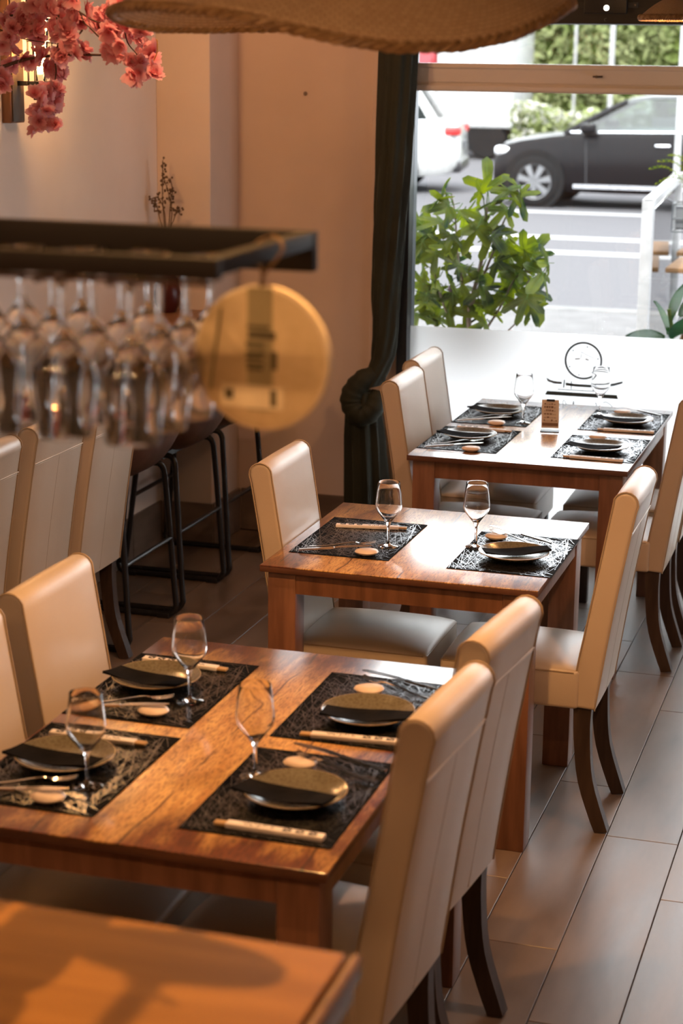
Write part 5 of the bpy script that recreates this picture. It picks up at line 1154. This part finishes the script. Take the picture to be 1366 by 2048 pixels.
for i, p in enumerate(FIG):
    q = Vector(p)+fo; q.x = max(q.x, -.19-(8.3-8.0)*0.2) if q.y < -.2 else q.x
    nb = min(bp_, key=lambda b: (b-q).length+rnd.uniform(0, .05))
    d = (q-nb); d = d.normalized() if d.length > 1e-3 else Vector((1, 0, 0))
    d = (d+Vector((rnd.uniform(-.5, .5), rnd.uniform(-.6, .2), rnd.uniform(-.9, .2)))).normalized()
    nrm = Vector((rnd.uniform(-.5, .5), -1+rnd.uniform(-.2, .7), rnd.uniform(-.1, .9))).normalized()
    yv = nrm.cross(d).normalized(); nrm = d.cross(yv).normalized()
    mt = Matrix((d, yv, nrm)).transposed()
    if i < 4: o = lv[i]
    else:
        s0 = lv[i % 4]; o = s0.copy(); COL.objects.link(o); o.parent = fg
        c = s0.children[0].copy(); COL.objects.link(c); c.parent = o
    s_ = rnd.uniform(.9, 1.4); base = q-d*.04
    o.matrix_local = Matrix.Translation(base) @ mt.to_4x4() @ Matrix.Scale(s_, 4)
    if (nb-base).length < .4: stalks.tube([nb, (nb+base)/2+Vector((0, 0, .02)), base], [.003, .0022, .0018], 5)
stalks.build('leaf_stalks', M['figvein'], fg, smooth=60)
for p in ((.27, -.1, 1.02), (-.1, -.05, .98), (.1, -.05, .9)): MB().lathe([(0, -.018), (.011, -.012), (.015, 0), (.008, .016), (0, .022)], 14, p).build('fig_fruit', M['fignut'], fg, smooth=60)

# terrace outside: glass screen with fern box, two tables, white chair, rubber plant, parasol pole
sn = thing('terrace_screen', 'white framed glass terrace screen outside the window', 'screen', (-1.43, 10.3, GZ))
MB().rbox(-.03, .03, -.04, .04, 0, 1.255, .004).build('post', M['white'], sn, smooth=40)
MB().rbox(-.2, -.14, 2.56, 2.64, 0, 1.255, .004).build('post', M['white'], sn, smooth=40)
MB().strip([(0, -.04, 1.23), (-.17, 2.64, 1.23)], (1, 0, 0), .06, .05).build('top_rail', M['white'], sn)
MB().strip([(0, -.04, .12), (-.17, 2.64, .12)], (1, 0, 0), .06, .05).build('bottom_rail', M['white'], sn)
MB().strip([(-.002, .04, .66), (-.166, 2.56, .66)], (0, 0, 1), 1.02, .008).build('pane', M['pane'], sn)
fx = thing('wire_planter', 'dark wire balcony basket with grey box hanging on the terrace screen', 'planter', (-1.25, 10.75, 1.17))
MB().rbox(-.08, .42, -.08, .08, .0, .13, .01).build('box', M['pot'], fx, smooth=40)
wm = MB()
for z in (-.012, .06, .14): wm.tube([(-.095, -.095, z), (.435, -.095, z), (.435, .095, z), (-.095, .095, z)], .005, 6, True)
for x in (-.095, .0, .12, .24, .36, .435):
    wm.tube([(x, -.095, -.012), (x, -.095, .14)], .004, 5)
wm.tube([(-.095, 0, .14), (-.14, 0, .16)], .005, 5).build('wire_basket', M['wire'], fx, smooth=60)
fe = thing('fern', 'yellow-green fern growing in the wire basket on the terrace screen', 'fern', (-1.10, 10.75, 1.302))
rnd = random.Random(8); fr0 = None
for k in range(26):
    if fr0 is None:
        m = MB()
        for i in range(14):
            u = i/13; x = .30*u; z = .16*math.sin(u*2.2); l = .045*math.sin(PI*min(1, .15+.8*u))
            for s_ in (-1, 1): m.add([(x, 0, z), (x+.012, s_*l*.5, z+.006), (x+.02, s_*l, z-.006), (x+.004, s_*l*.5, z+.004)], [(0, 1, 2, 3)])
        m.tube([(.30*i/7, 0, .16*math.sin(i/7*2.2)) for i in range(8)], .002, 4)
        fr0 = m.build('frond', M['fern'], fe); o = fr0
    else: o = fr0.copy(); COL.objects.link(o); o.parent = fe
    o.location = (rnd.uniform(-.17, .2), rnd.uniform(-.04, .04), 0); o.rotation_euler = (rnd.uniform(-.3, .3), rnd.uniform(-.9, .1), rnd.uniform(2.2, 6.6)); s_ = rnd.uniform(.7, 1.15); o.scale = (s_,)*3
def ttable(label, x, y):
    t = thing('terrace_table', label, 'table', (x, y, GZ)); MB().rbox(0, .75, -.35, .35, .72, .75, .004).build('tabletop', M['terwood'], t, smooth=40)
    MB().box(.33, .42, -.04, .04, .02, .72).build('pedestal', M['black'], t); MB().rbox(.15, .6, -.22, .22, 0, .02, .005).build('base', M['black'], t)
ttable('nearer wooden terrace table beyond the window', -1.49, 11.95)
ttable('farther wooden terrace table beyond the window', -1.55, 12.95)
tc_ = thing('terrace_chair', 'pale moulded chair in front of the terrace table', 'chair', (-1.15, 11.1, GZ), math.radians(20))
sec = [(-.2, .82, .10), (-.2, .7, .2), (-.19, .5, .22), (-.12, .42, .22), (.15, .43, .22), (.22, .45, .2)]; vs = []
for off_ in (0, .015):
    for y, z, hw in sec:
        for k in range(7): a = -1+k/3; vs.append((a*hw, y+.05*a*a-off_, z+.05*a*a*(1 if z < .6 else 0)-off_))
S_ = 42; fs = []
for i in range(5):
    for k in range(6): q = (i*7+k, i*7+k+1, i*7+8+k, i*7+7+k); fs += [q, tuple(S_+j for j in reversed(q))]
    for k in (0, 6): fs.append((i*7+k, i*7+7+k, S_+i*7+7+k, S_+i*7+k))
for k in range(6): fs += [(k, k+1, S_+k+1, S_+k), (35+k, 36+k, S_+36+k, S_+35+k)]
MB().add(vs, fs).build('shell', M['plastic'], tc_, smooth=60)
for x in (-.17, .17):
    for y in (-.17, .18): MB().tube([(x*.7, y*.7, .42), (x*1.2, y*1.2, 0)], [.014, .01], 8).build('leg', M['terwood'], tc_, smooth=60)
rp = thing('rubber_plant', 'rubber plant with broad glossy leaves outside the window beside the film', 'plant', (-1.02, 8.3, GZ))
MB().lathe([(0, 0), (.11, 0), (.14, .3), (.13, .3), (.12, .26), (0, .26)], 24).build('pot', M['black'], rp, smooth=50)
MB().tube(bez([(0, 0, .26), (-.01, 0, .5), (.0, 0, .8), (-.02, 0, .93)], 5), .009, 7).build('stem', M['figvein'], rp, smooth=60)
def rleaf(L_, Wd):
    m = MB(); vs = []
    for i in range(9):
        u = i/8; hw = Wd*math.sin(PI*min(1, .04+.93*u))**.7
        for j in (-1, 0, 1): vs.append((L_*u, j*hw, -.25*L_*u*u+(.012*abs(j))))
    return m.add(vs, [(i*3+j, i*3+j+1, i*3+j+4, i*3+j+3) for i in range(8) for j in (0, 1)])
rl = rleaf(.17, .04).build('leaf', M['rubber'], rp, smooth=60)
for i, (x, y, z, az, el) in enumerate([(-.03, -.02, .80, 188, 10), (-.02, -.03, .82, 120, 62), (0, -.03, .80, 330, 50), (.02, -.02, .84, 20, 30), (-.02, 0, .74, 205, 5), (.02, -.03, .76, 350, 10), (.0, 0, .88, 75, 75), (.03, -.02, .9, 40, 40), (0, -.04, .72, 260, 30)]):
    o = rl if i == 0 else rl.copy()
    if i: COL.objects.link(o); o.parent = rp
    o.location = (x, y, z); o.rotation_euler = (math.radians(40 if i % 2 else -30), -math.radians(el), math.radians(az))
pp = thing('terrace_post', 'slim white post standing on the terrace behind the fern', 'post', (-1.79, 14.3, GZ))
MB().tube([(0, 0, 0.05), (0, 0, 2.9)], .026, 12).build('pole', M['white'], pp, smooth=60)
MB().lathe([(0, 0), (.2, 0), (.2, .05), (.05, .07), (0, .07)], 24).build('base', M['conc'], pp, smooth=50)
